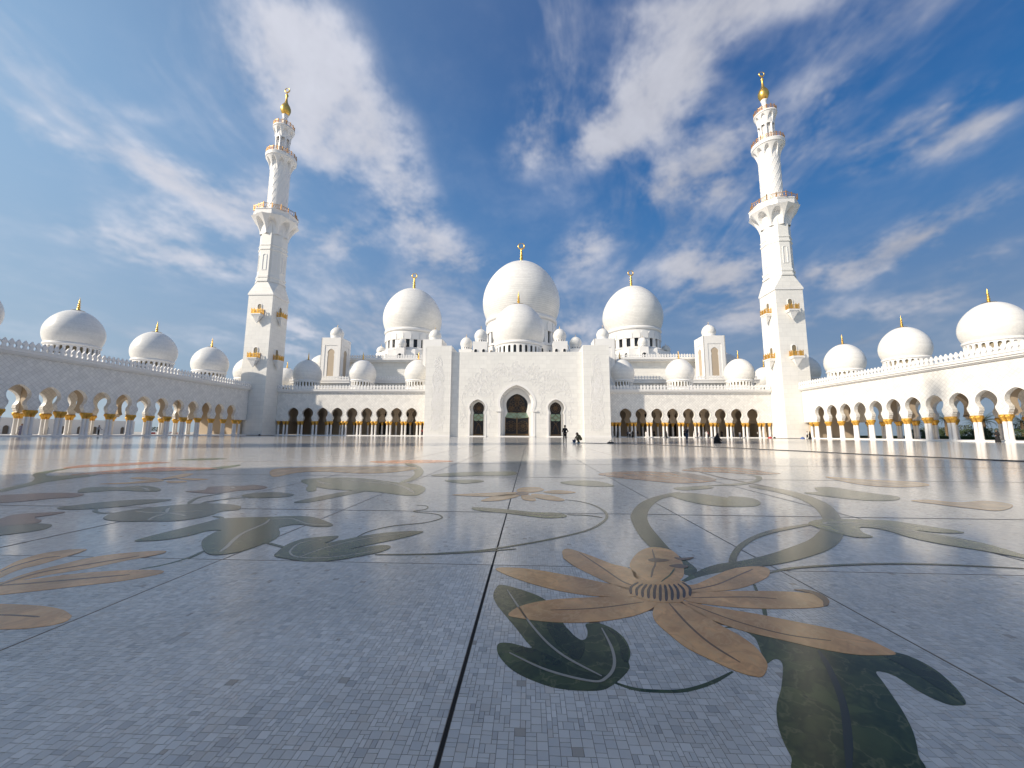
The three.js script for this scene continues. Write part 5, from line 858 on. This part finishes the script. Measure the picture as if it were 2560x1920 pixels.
function standing({ top, legs, hair, head = skin, armL, armR, stride = 0, robe, turnHead = 0 }) {
  const b = [];
  const hip = 0.92, sh = 1.42;
  for (const s of [-1, 1]) {
    const fx = s * 0.095, fz = s * stride;
    b.push([s * 0.09, hip, 0, s * 0.1, 0.5, fz * 0.45 + 0.02, 0.095, 0.072, legs], [s * 0.1, 0.5, fz * 0.45 + 0.02, fx, 0.09, fz, 0.07, 0.052, legs], [fx, 0.045, fz - 0.03, fx + s * 0.02, 0.035, fz + 0.14, 0.04, 0.032, [0.03, 0.025, 0.02]]);
    const arm = s < 0 ? armL : armR, e = arm?.[0] ?? [s * 0.27, 1.12, -0.02], w = arm?.[1] ?? [s * 0.27, 0.88, 0.05];
    b.push([s * 0.18, sh - 0.02, 0, ...e, 0.062, 0.045, top], [...e, ...w, 0.045, 0.033, top], ...hand(w[0], w[1], w[2], 0, -1, 0, -s));
  }
  b.push([-0.06, hip, 0, 0.06, hip, 0, 0.125, 0.125, legs], [0, 0.98, 0, 0, 1.2, 0, 0.13, 0.135, top], [-0.06, 1.3, 0, 0.06, 1.3, 0, 0.13, 0.13, top], [-0.15, sh - 0.02, 0, 0.15, sh - 0.02, 0, 0.065, 0.065, top], [0, sh, 0, 0, 1.54, 0.01, 0.055, 0.05, skin]);
  if (robe) b.push([0, 1.0, 0, 0, 0.42, 0, 0.17, 0.23, robe], [0, 0.42, 0, 0, 0.16, 0, 0.23, 0.26, robe]);
  b.push([0, 1.6, 0.015, 0, 1.66, 0.005, 0.075, 0.088, head], [0, 1.575, 0.055, 0, 1.59, 0.06, 0.04, 0.04, head], [0, 1.63, 0.09, 0, 1.61, 0.1, 0.012, 0.016, head], [-0.083, 1.63, 0, -0.086, 1.65, 0, 0.016, 0.014, head], [0.083, 1.63, 0, 0.086, 1.65, 0, 0.016, 0.014, head], [0, 1.69, -0.02, 0, 1.66, -0.045, 0.088, 0.08, hair]);
  return b;
}
const black = [0.008, 0.008, 0.01], navy = [0.02, 0.03, 0.06], white = [0.72, 0.70, 0.68], jeans = [0.03, 0.05, 0.09], khaki = [0.17, 0.13, 0.06], red = [0.30, 0.05, 0.05], hairc = [0.02, 0.014, 0.01], grey = [0.16, 0.16, 0.17], lav = [0.30, 0.31, 0.45];
const abayaBones = (c) => [[0, 0.12, 0, 0, 0.7, 0, 0.30, 0.20, c], [0, 0.7, 0, 0, 1.3, 0, 0.20, 0.16, c], [-0.15, 1.36, 0, 0.15, 1.36, 0, 0.08, 0.08, c], [-0.17, 1.36, 0, -0.26, 1.02, 0.06, 0.075, 0.07, c], [0.17, 1.36, 0, 0.26, 1.02, 0.06, 0.075, 0.07, c], [-0.26, 1.02, 0.06, -0.08, 0.98, 0.2, 0.06, 0.05, c], [0.26, 1.02, 0.06, 0.08, 0.98, 0.2, 0.06, 0.05, c], [0, 1.4, 0, 0, 1.54, -0.01, 0.1, 0.1, c], [0, 1.58, -0.01, 0, 1.63, -0.02, 0.115, 0.105, c], [0, 1.58, 0.06, 0, 1.62, 0.06, 0.062, 0.062, skin], [0, 1.6, 0.115, 0, 1.59, 0.12, 0.012, 0.015, skin], ...hand(-0.06, 0.98, 0.24, 0.6, -0.5, 0, 1), [0.1, 0.04, 0.05, 0.1, 0.04, 0.18, 0.035, 0.03, black], [-0.1, 0.04, 0.05, -0.1, 0.04, 0.18, 0.035, 0.03, black]];
const F = {};
F.blackMan = figure(standing({ top: black, legs: black, hair: hairc, armL: [[-0.29, 1.13, -0.1], [-0.06, 0.98, -0.19]], armR: [[0.29, 1.13, -0.1], [0.06, 0.98, -0.19]], stride: 0.04 }), 96);
F.walker = figure([...standing({ top: [0.03, 0.032, 0.04], legs: jeans, hair: hairc, stride: 0.2, armL: [[-0.25, 1.16, 0.14], [-0.05, 1.42, 0.24]], armR: [[0.25, 1.16, 0.14], [0.05, 1.42, 0.24]] }), [-0.3, 0.98, -0.08, -0.3, 0.84, -0.08, 0.12, 0.13, black]], 96);
F.worker = figure([[0.1, 0.42, -0.16, 0.13, 0.5, 0.2, 0.1, 0.075, khaki], [-0.1, 0.42, -0.16, -0.13, 0.5, 0.2, 0.1, 0.075, khaki], [0.13, 0.5, 0.2, 0.12, 0.08, 0.05, 0.075, 0.05, khaki], [-0.13, 0.5, 0.2, -0.12, 0.08, 0.05, 0.075, 0.05, khaki], [0.12, 0.045, 0, 0.13, 0.035, 0.17, 0.045, 0.035, black], [-0.12, 0.045, 0, -0.13, 0.035, 0.17, 0.045, 0.035, black], [0, 0.4, -0.16, 0, 0.64, 0.0, 0.15, 0.15, khaki], [0, 0.64, 0, 0, 0.76, 0.14, 0.15, 0.11, khaki], [0.17, 0.74, 0.14, 0.24, 0.5, 0.3, 0.065, 0.05, khaki], [-0.17, 0.74, 0.14, -0.24, 0.5, 0.3, 0.065, 0.05, khaki], [0.24, 0.5, 0.3, 0.12, 0.28, 0.46, 0.048, 0.034, skin], [-0.24, 0.5, 0.3, -0.12, 0.28, 0.46, 0.048, 0.034, skin], ...hand(0.12, 0.28, 0.46, 0, -1, 0, -1), ...hand(-0.12, 0.28, 0.46, 0, -1, 0, 1), [0, 0.8, 0.16, 0, 0.86, 0.2, 0.055, 0.055, skin], [0, 0.9, 0.24, 0, 0.88, 0.28, 0.09, 0.08, skin], [0, 0.86, 0.36, 0, 0.85, 0.37, 0.014, 0.016, skin], [0, 0.95, 0.22, 0, 0.9, 0.16, 0.095, 0.085, hairc]], 84, 0.62);
F.crouched = figure([[0, 0.14, 0, 0, 0.5, -0.03, 0.33, 0.24, black], [0.12, 0.12, 0.16, 0.2, 0.06, 0.3, 0.12, 0.06, black], [0, 0.5, -0.03, 0, 0.74, 0.05, 0.24, 0.17, black], [0.16, 0.72, 0.06, 0.28, 0.44, 0.16, 0.08, 0.07, black], [-0.16, 0.72, 0.06, -0.28, 0.44, 0.16, 0.08, 0.07, black], [0.28, 0.44, 0.16, 0.1, 0.34, 0.34, 0.065, 0.05, black], [-0.28, 0.44, 0.16, -0.1, 0.34, 0.34, 0.065, 0.05, black], ...hand(0.08, 0.34, 0.38, 0, -0.7, 0.4, -1), [0, 0.84, 0.07, 0, 0.94, 0.09, 0.11, 0.115, black], [0, 0.92, 0.16, 0, 0.95, 0.16, 0.062, 0.062, skin], [0, 0.93, 0.22, 0, 0.92, 0.225, 0.012, 0.015, skin], [0.14, 0.04, 0.1, 0.14, 0.035, 0.22, 0.04, 0.035, black], [-0.14, 0.04, 0.1, -0.14, 0.035, 0.22, 0.04, 0.035, black]], 84, 0.62);
F.abaya = figure(abayaBones(black), 84);
F.robe = figure(standing({ top: white, legs: white, hair: white, robe: white, armR: [[0.3, 1.2, 0.1], [0.42, 1.34, 0.2]] }), 72);
F.shirt = figure(standing({ top: white, legs: black, hair: hairc, stride: 0.1 }), 72);
F.dark = figure(standing({ top: navy, legs: black, hair: hairc, stride: 0.08 }), 72);
F.redTop = figure(standing({ top: red, legs: navy, hair: hairc, armL: [[-0.3, 1.15, 0.1], [-0.14, 1.2, 0.28]] }), 72);
F.greyTop = figure(standing({ top: grey, legs: jeans, hair: hairc, stride: 0.06 }), 72);
F.lavender = figure(standing({ top: lav, legs: lav, hair: hairc, robe: lav }), 72);
F.scarf = figure(standing({ top: [0.34, 0.36, 0.42], legs: black, hair: white, armR: [[0.28, 1.14, 0.12], [0.2, 1.0, 0.34]] }), 72);
function person(geo, x, y, z, turn, label, group) { const t = part(numbered('person'), geo, M.person_cloth, scene, [x, y, z], turn); return tag(t, label, 'person', group); }
person(F.blackMan, 3.62, 0.0045, -39.6, Math.PI + 0.25, 'person all in black standing with hands behind the back before the right door');
person(F.worker, 4.95, 0.0045, -38.9, -1.25, 'person in khaki crouching over a bucket on the pavement');
person(F.walker, 17.55, 0.0045, -44.4, -0.9, 'person in jeans walking with a dark shoulder bag and raising a camera');
person(F.crouched, 19.5, 0.0045, -41.6, 0.7, 'person in a black cloak crouching on the open pavement');
person(F.abaya, 67.6, 0.0045, -59.6, -1.3, 'person in a long black cloak beside the columns of the right arcade');
person(F.shirt, 62.6, 0.0045, -91.0, -2.6, 'person in a white shirt and black trousers at the foot of the right minaret');
person(F.abaya, 63.4, 0.0045, -91.3, -2.4, 'person in black walking close beside the white shirt by the right minaret');
person(F.lavender, -79.0, 0.24, -57.6, 1.2, 'person in a lavender robe seen from behind in the left arcade');
person(F.greyTop, -78.2, 0.24, -61.4, 0.6, 'person in grey top by the second open arch of the left arcade');
person(F.scarf, -77.3, 0.24, -67.1, 1.9, 'person in a white headscarf leaning forward under the left arcade');
person(F.dark, -80.2, 0.24, -70.7, -0.4, 'person in dark clothes against a column deep in the left arcade');
const crowd = [[22.8, 'dark', 0], [23.6, 'abaya', 1], [24.6, 'dark', 2], [26.3, 'dark', 0], [26.95, 'shirt', 3], [27.6, 'abaya', 0], [29.3, 'greyTop', 1], [30.1, 'dark', 2], [31.25, 'robe', -0.6], [31.95, 'abaya', 1], [32.7, 'dark', 2], [34.3, 'abaya', 0], [35.15, 'dark', 1], [36.7, 'abaya', 1], [37.45, 'abaya', 0], [43.9, 'robe', 1.2], [44.7, 'dark', 2], [45.7, 'greyTop', 0], [46.85, 'robe', 2.5], [47.6, 'redTop', 0.5], [52.6, 'abaya', 0], [54.0, 'shirt', 1], [54.9, 'greyTop', 0], [55.7, 'greyTop', 2], [61.8, 'shirt', 1.1]];
const crowdLook = { dark: 'navy top', abaya: 'long black cloak', shirt: 'white shirt and dark trousers', greyTop: 'grey top and jeans', robe: 'long white robe', redTop: 'dark red top' };
const ordinal = ['first', 'second', 'third', 'fourth', 'fifth', 'sixth', 'seventh', 'eighth', 'ninth', 'tenth'];
{
  const seen = {}, rand = rng(3);
  for (const [x, kind, turn] of crowd) {
    seen[kind] = (seen[kind] ?? 0) + 1;
    const out = kind === 'robe' || rand() < 0.55, z = out ? -105.6 - rand() * 0.8 : -107.9 - rand() * 2.0;
    person(F[kind], x, out ? 0.0045 : 0.245, z, turn, `person in a ${crowdLook[kind]}, ${ordinal[seen[kind] - 1]} such from the portal, right front arcade`, 'visitors under the right front arcade');
  }
}
person(F.redTop, -29.6, 0.245, -107.4, 0.4, 'person in a dark red top beside the left pylon of the portal');

// ------------------------------------------------------------------ small things on the pavement
std('rubber', { color: lin(0.02, 0.02, 0.022), roughness: 0.6 }); std('blue_plastic', { color: lin(0.03, 0.06, 0.14), roughness: 0.4 }); std('blue_cloth', { color: lin(0.38, 0.52, 0.60), roughness: 0.8 }); std('red_cloth', { color: lin(0.45, 0.05, 0.05), roughness: 0.8 }); std('bag_blue', { color: lin(0.06, 0.12, 0.34), roughness: 0.7 });
{
  const hose = [[4.9, -39.6], [7.16, -36.9], [10.6, -33.6], [13.2, -28.2], [15.0, -22.9], [15.9, -18.7], [16.9, -16.3], [17.8, -14.4], [19.5, -11.5]];
  const pts = []; const r = rng(8); hose.forEach(([x, z], i) => { pts.push(new THREE.Vector3(x, 0.022, z)); if (i < hose.length - 1) { const [a, b] = hose[i + 1]; for (const f of [0.33, 0.66]) pts.push(new THREE.Vector3(mixn(x, a, f) + (r() - 0.5) * 0.22, 0.022, mixn(z, b, f) + (r() - 0.5) * 0.22)); } });
  tag(part('garden_hose', new THREE.TubeGeometry(new THREE.CatmullRomCurve3(pts), 260, 0.018, 6), M.rubber, scene), 'thin black hose snaking across the pavement to the right', 'hose');
  const b = thing('bucket', 'dark blue bucket beside the crouching worker', 'bucket', [4.42, 0.0045, -38.6]);
  part('pail', lathe([[0.001, 0.01], [0.13, 0.01], [0.17, 0.30], [0.18, 0.31], [0.165, 0.31], [0.125, 0.03], [0.001, 0.03]], 24), M.blue_plastic, b); part('handle', new THREE.TorusGeometry(0.17, 0.008, 6, 18, Math.PI).rotateX(-0.9).translate(0, 0.3, 0), M.rubber, b);
  const cloth = new THREE.PlaneGeometry(0.9, 0.6, 18, 12); cloth.rotateX(-Math.PI / 2); { const p = cloth.attributes.position; for (let i = 0; i < p.count; i++) p.setY(i, 0.012 + 0.10 * Math.max(0, fbm(p.getX(i) * 4 + 2, p.getZ(i) * 4, 3) - 0.35)); cloth.computeVertexNormals(); }
  tag(part('cleaning_cloth', cloth, M.blue_cloth, scene, [4.55, 0.0045, -38.1], 0.4), 'crumpled pale blue cloth on the wet pavement by the bucket', 'cloth');
  const lump = (name, mat, x, z, s, label, cat) => { const g = new THREE.SphereGeometry(1, 18, 10, 0, 6.283, 0, 1.57), p = g.attributes.position; for (let i = 0; i < p.count; i++) { const k = 0.82 + 0.36 * fbm(p.getX(i) * 2.3 + x, p.getZ(i) * 2.3 + p.getY(i) * 2 + z, 3); p.setXYZ(i, p.getX(i) * k * s[0], p.getY(i) * k * s[1], p.getZ(i) * k * s[2]); } g.computeVertexNormals(); const t = thing(name, label, cat, [x, 0.004, z]); part('body', g, mat, t); part('strap', new THREE.TorusGeometry(s[0] * 0.45, 0.025, 6, 16, Math.PI).translate(0, s[1] * 0.72, 0), M.rubber, t); };
  lump('bag', M.rubber, 8.15, -39.6, [0.32, 0.14, 0.22], 'dark floor bag lying before the right pylon', 'bag');
  lump('bag', M.red_cloth, 60.6, -101.4, [0.5, 0.45, 0.35], 'red bag at the foot of the right minaret', 'bag');
  lump('bag', M.rubber, 61.7, -101.4, [0.3, 0.45, 0.3], 'small black bag beside the red bag', 'bag');
  lump('bag', M.bag_blue, 66.4, -98.2, [0.5, 0.4, 0.35], 'blue bag on the pavement by the right minaret', 'bag');
  for (const [x, z, l] of [[-77.6, -101.2, 'left'], [-71.6, -101.2, 'right']]) { const t = thing('floor_lamp', `small dark uplighter at the ${l} corner of the left minaret`, 'uplighter', [x, 0.004, z]); part('housing', lathe([[0.001, 0], [0.2, 0], [0.22, 0.05], [0.17, 0.3], [0.19, 0.34], [0.001, 0.35]], 16), M.rubber, t); part('bracket', box(0.5, 0.06, 0.1, 0, 0.0, 0), M.rubber, t); }
}

// ------------------------------------------------------------------ gardens on the right, yard on the left
std('palm_leaf', { color: lin(0.085, 0.11, 0.055), roughness: 0.7, side: THREE.DoubleSide }); std('palm_bark', { color: lin(0.20, 0.135, 0.08), roughness: 0.95 }); std('hedge_leaf', { color: lin(0.045, 0.085, 0.022), roughness: 0.75, side: THREE.DoubleSide }); std('bush_leaf', { color: lin(0.05, 0.08, 0.03), roughness: 0.75, side: THREE.DoubleSide });
function palmTree(x, z, h, cr, seed, label) {
  const t = thing('palm_tree', label, 'palm tree', [x, -0.03, z], seed, 'palm trees behind the right arcade'), r = rng(seed * 31 + 7);
  const tr = []; for (let i = 0; i <= 16; i++) { const y = h * i / 16; tr.push([0.30 - 0.06 * i / 16 + (i % 2) * 0.05, y], [0.24 - 0.05 * i / 16, y + h / 32]); } tr.push([0.001, h + 0.2]);
  part('trunk', lathe(tr, 12), M.palm_bark, t);
  const pos = [];
  for (let k = 0; k < 34; k++) {
    const az = k * 2.4 + r() * 0.4, up = 1.25 - 1.75 * (k / 34) + (r() - 0.5) * 0.25, L = cr * (0.85 + 0.3 * r()), P = [];
    for (let i = 0; i <= 12; i++) { const s = i / 12, a = up - s * s * (1.0 + 0.35 * r() * 0.3), prev = P[i - 1]; P.push(prev ? [prev[0] + Math.cos(a) * L / 12, prev[1] + Math.sin(a) * L / 12] : [0.1, h]); }
    const ca = Math.cos(az), sa = Math.sin(az);
    for (let i = 1; i <= 12; i++) for (const side of [-1, 1]) for (const sub of [0, 0.5]) {
      const [d0, y0] = P[i], [dp, yp] = P[i - 1], d = mixn(dp, d0, sub), y = mixn(yp, y0, sub), ll = cr * 0.27 * Math.sin(Math.PI * Math.min(1, (i - sub) / 12.5) * 0.9 + 0.25), tx = side * ll * 0.86, td = ll * 0.5, dy = -ll * 0.28 + (r() - 0.5) * 0.06;
      const A = [d, y, 0], B = [d + 0.07, y, 0], C = [d + td, y + dy, tx]; for (const q of [A, B, C]) pos.push(q[0] * ca - q[2] * sa, q[1], q[0] * sa + q[2] * ca);
    }
    for (let i = 1; i <= 12; i++) { const [d0, y0] = P[i - 1], [d1, y1] = P[i]; for (const q of [[d0, y0, -0.03], [d1, y1, -0.02], [d1, y1, 0.02], [d0, y0, -0.03], [d1, y1, 0.02], [d0, y0, 0.03]]) pos.push(q[0] * ca - q[2] * sa, q[1], q[0] * sa + q[2] * ca); }
  }
  const g = new THREE.BufferGeometry(); g.setAttribute('position', new THREE.Float32BufferAttribute(pos, 3)); g.computeVertexNormals(); part('crown', g, M.palm_leaf, t);
}
[[113.5, 5.0, 'leftmost palm behind the right arcade, half hidden by columns'], [107.2, 5.9, 'second palm from the left behind the right arcade'], [101.9, 5.0, 'dark full palm between the columns of the right arcade'], [96.6, 5.3, 'palm with a pale brown trunk behind the right arcade'], [91.4, 4.8, 'palm behind the column nearest the right edge'], [86.6, 5.1, 'rightmost palm at the edge of the picture']].forEach(([z, h, l], i) => palmTree(107 + (i % 3) * 2.2, -z, h - 0.6, 2.5, i + 1, l));
function leafMass(list, n, seed, rx, ry, rz, cy, leafSize) { const r = rng(seed), pos = []; for (let i = 0; i < n; i++) { const u = r() * 2 - 1, a = r() * 6.283, q = Math.cbrt(0.35 + 0.65 * r()), s = Math.sqrt(1 - u * u), lump = 0.78 + 0.4 * fbm(Math.cos(a) * s * 2 + seed, u * 2 + 5, 3), x = Math.cos(a) * s * rx * q * lump, y = Math.max(-cy + 0.02, u * ry * q * lump) + cy, z = Math.sin(a) * s * rz * q * lump; for (let k = 0; k < 3; k++) pos.push(x + (r() - 0.5) * leafSize, Math.max(0.01, y + (r() - 0.5) * leafSize), z + (r() - 0.5) * leafSize); } const g = new THREE.BufferGeometry(); g.setAttribute('position', new THREE.Float32BufferAttribute(pos, 3)); g.computeVertexNormals(); return g; }
function bush(x, z, rx, h, seed, label, mat = M.bush_leaf) { const t = thing('bush', label, 'bush', [x, -0.03, z], 0, 'garden shrubs behind the right arcade'); part('foliage', leafMass([], 2600, seed, rx, h / 2, rx, h / 2, 0.3), mat, t); part('stem', lathe([[0.09, 0], [0.06, h * 0.5], [0.01, h * 0.7]], 8), M.palm_bark, t); }
[[104, 1.6, 2.7, 'round dark bush under the second palm from the left'], [98.4, 2.0, 2.5, 'broad bush beside the dark full palm'], [94.2, 1.7, 2.9, 'tall bush right of the pale palm trunk'], [89.0, 2.1, 2.4, 'spreading bush behind the column near the right edge'], [109.2, 1.8, 2.8, 'bush between the two leftmost palms'], [84.8, 1.9, 2.2, 'last bush at the right edge of the picture']].forEach(([z, rx, h, l], i) => bush(103.5 + (i % 2) * 1.5, -z, rx, h, 40 + i, l));
{
  const t = thing('hedge', 'long low clipped hedge along the lawn behind the right arcade', 'hedge', [99.5, -0.03, -98]); const r = rng(61), pos = [];
  for (let i = 0; i < 26000; i++) { const f = r(), x = (r() - 0.5) * 1.5, z = (r() - 0.5) * 52, y = r() < 0.45 ? 0.72 + r() * 0.12 : r() * 0.8; for (let k = 0; k < 3; k++) pos.push(x + (r() - 0.5) * 0.22, Math.max(0.01, y + (r() - 0.5) * 0.16), z + (r() - 0.5) * 0.22); }
  const g = new THREE.BufferGeometry(); g.setAttribute('position', new THREE.Float32BufferAttribute(pos, 3)); g.computeVertexNormals(); part('foliage', g, M.hedge_leaf, t); part('twigs', box(1.1, 0.66, 51, 0, 0, 0), M.bush_leaf, t);
}
{ // distant line of trees and the yard buildings
  std('far_foliage', { color: lin(0.07, 0.085, 0.06), roughness: 0.9, side: THREE.DoubleSide });
  const r = rng(91);
  for (let i = 0; i < 9; i++) { const z = -100 - i * 17 + r() * 5, x = 190 + r() * 40, h = 4.5 + r() * 3; const t = thing('shade_tree', `${ordinal[i]} tree from the right in the distant row beyond the lawn`, 'tree', [x, -0.05, z], 0, 'distant trees beyond the lawn'); part('crown', leafMass([], 700, 300 + i, 4.5 + r() * 2, h * 0.36, 4.5, h * 0.62, 0.9), M.far_foliage, t); part('trunk', lathe([[0.3, 0], [0.2, h * 0.5], [0.05, h * 0.8]], 8), M.palm_bark, t); }
  std('white_render', { color: lin(0.72, 0.70, 0.67), roughness: 0.8 }); std('dark_opening', { color: lin(0.16, 0.13, 0.10), roughness: 0.8 });
  const b = thing('outbuilding', 'low white building with arched doorways seen through the left arcade', 'building', [-150, -0.06, -122], Math.PI / 2);
  const s = shapeOf([[-24, 0], [20, 0], [20, 4.5], [-24, 4.5]]), cs = []; for (let x = -21; x < 19; x += 4.6) { cs.push(x); s.holes.push(hole(archFull(roundArch(0.75, 2.5, 0.05), x))); }
  part('wall', extrude(s, 0.5), M.white_render, b); part('roof', box(44, 0.25, 9, -2, 4.5, -4), M.white_render, b); part('body', box(43, 4.4, 7.6, -2, 0.02, -4.4), M.white_render, b);
  for (const x of cs) part('door', extrude(shapeOf(archFull(roundArch(0.75, 2.5, 0.05))), 0.08), M.dark_opening, b, [x, 0, 0.02]);
  std('red_paint', { color: lin(0.45, 0.06, 0.04), roughness: 0.6 });
  const bar = shapeOf([[-0.34, 0], [0.34, 0], [0.34, 0.12], [0.16, 0.3], [0.11, 0.8], [-0.11, 0.8], [-0.16, 0.3], [-0.34, 0.12]]), bg = extrude(bar, 1.8).translate(0, 0, -0.9), cap = extrude(shapeOf([[-0.13, 0.62], [0.13, 0.62], [0.12, 0.84], [-0.12, 0.84]]), 1.7).translate(0, 0, -0.85);
  const order = ['nearest to the outbuilding', 'second from the outbuilding', 'third from the outbuilding', 'fourth from the outbuilding', 'fifth from the outbuilding', 'farthest from the outbuilding'];
  for (let i = 0; i < 6; i++) { const t = thing('road_barrier', `red and white road barrier, ${order[i]}`, 'barrier', [-146 + i * 0.4, -0.06, -146 - i * 2.1], 0.1 * i, 'road barriers in the yard'); part('block', bg, i % 2 ? M.white_render : M.red_paint, t); part('cap', cap, i % 2 ? M.red_paint : M.white_render, t); }
  std('steel', { color: lin(0.35, 0.36, 0.37), metalness: 0.6, roughness: 0.5 });
  for (const [x, z, h, l] of [[-170, -150, 9, 'tall slim lamp post beyond the left arcade, behind the barriers'], [-165, -126, 8, 'lamp post rising behind the low white outbuilding']]) { const t = thing('lamp_post', l, 'lamp post', [x, -0.06, z], 0.6); part('post', lathe([[0.16, 0], [0.14, 0.4], [0.09, h * 0.6], [0.05, h]], 10), M.steel, t); part('lamp_head', box(1.4, 0.12, 0.34, 0.6, h - 0.1, 0), M.steel, t); }
  for (let i = 0; i < 8; i++) { const z = -175 - i * 17 + r() * 6, x = -230 - r() * 30, h = 4 + r() * 2.4; const t = thing('shade_tree', `${ordinal[i]} tree from the left in the distant row behind the left arcade`, 'tree', [x, -0.05, z], 0, 'distant trees behind the left arcade'); part('crown', leafMass([], 500, 500 + i, 4.5 + r() * 2, h * 0.36, 4.5, h * 0.62, 0.9), M.far_foliage, t); part('trunk', lathe([[0.3, 0], [0.2, h * 0.5], [0.05, h * 0.8]], 8), M.palm_bark, t); }
}
scene.traverse((o) => { if (o.isMesh) { o.castShadow = true; o.receiveShadow = true; } });
renderer.render(scene, camera);
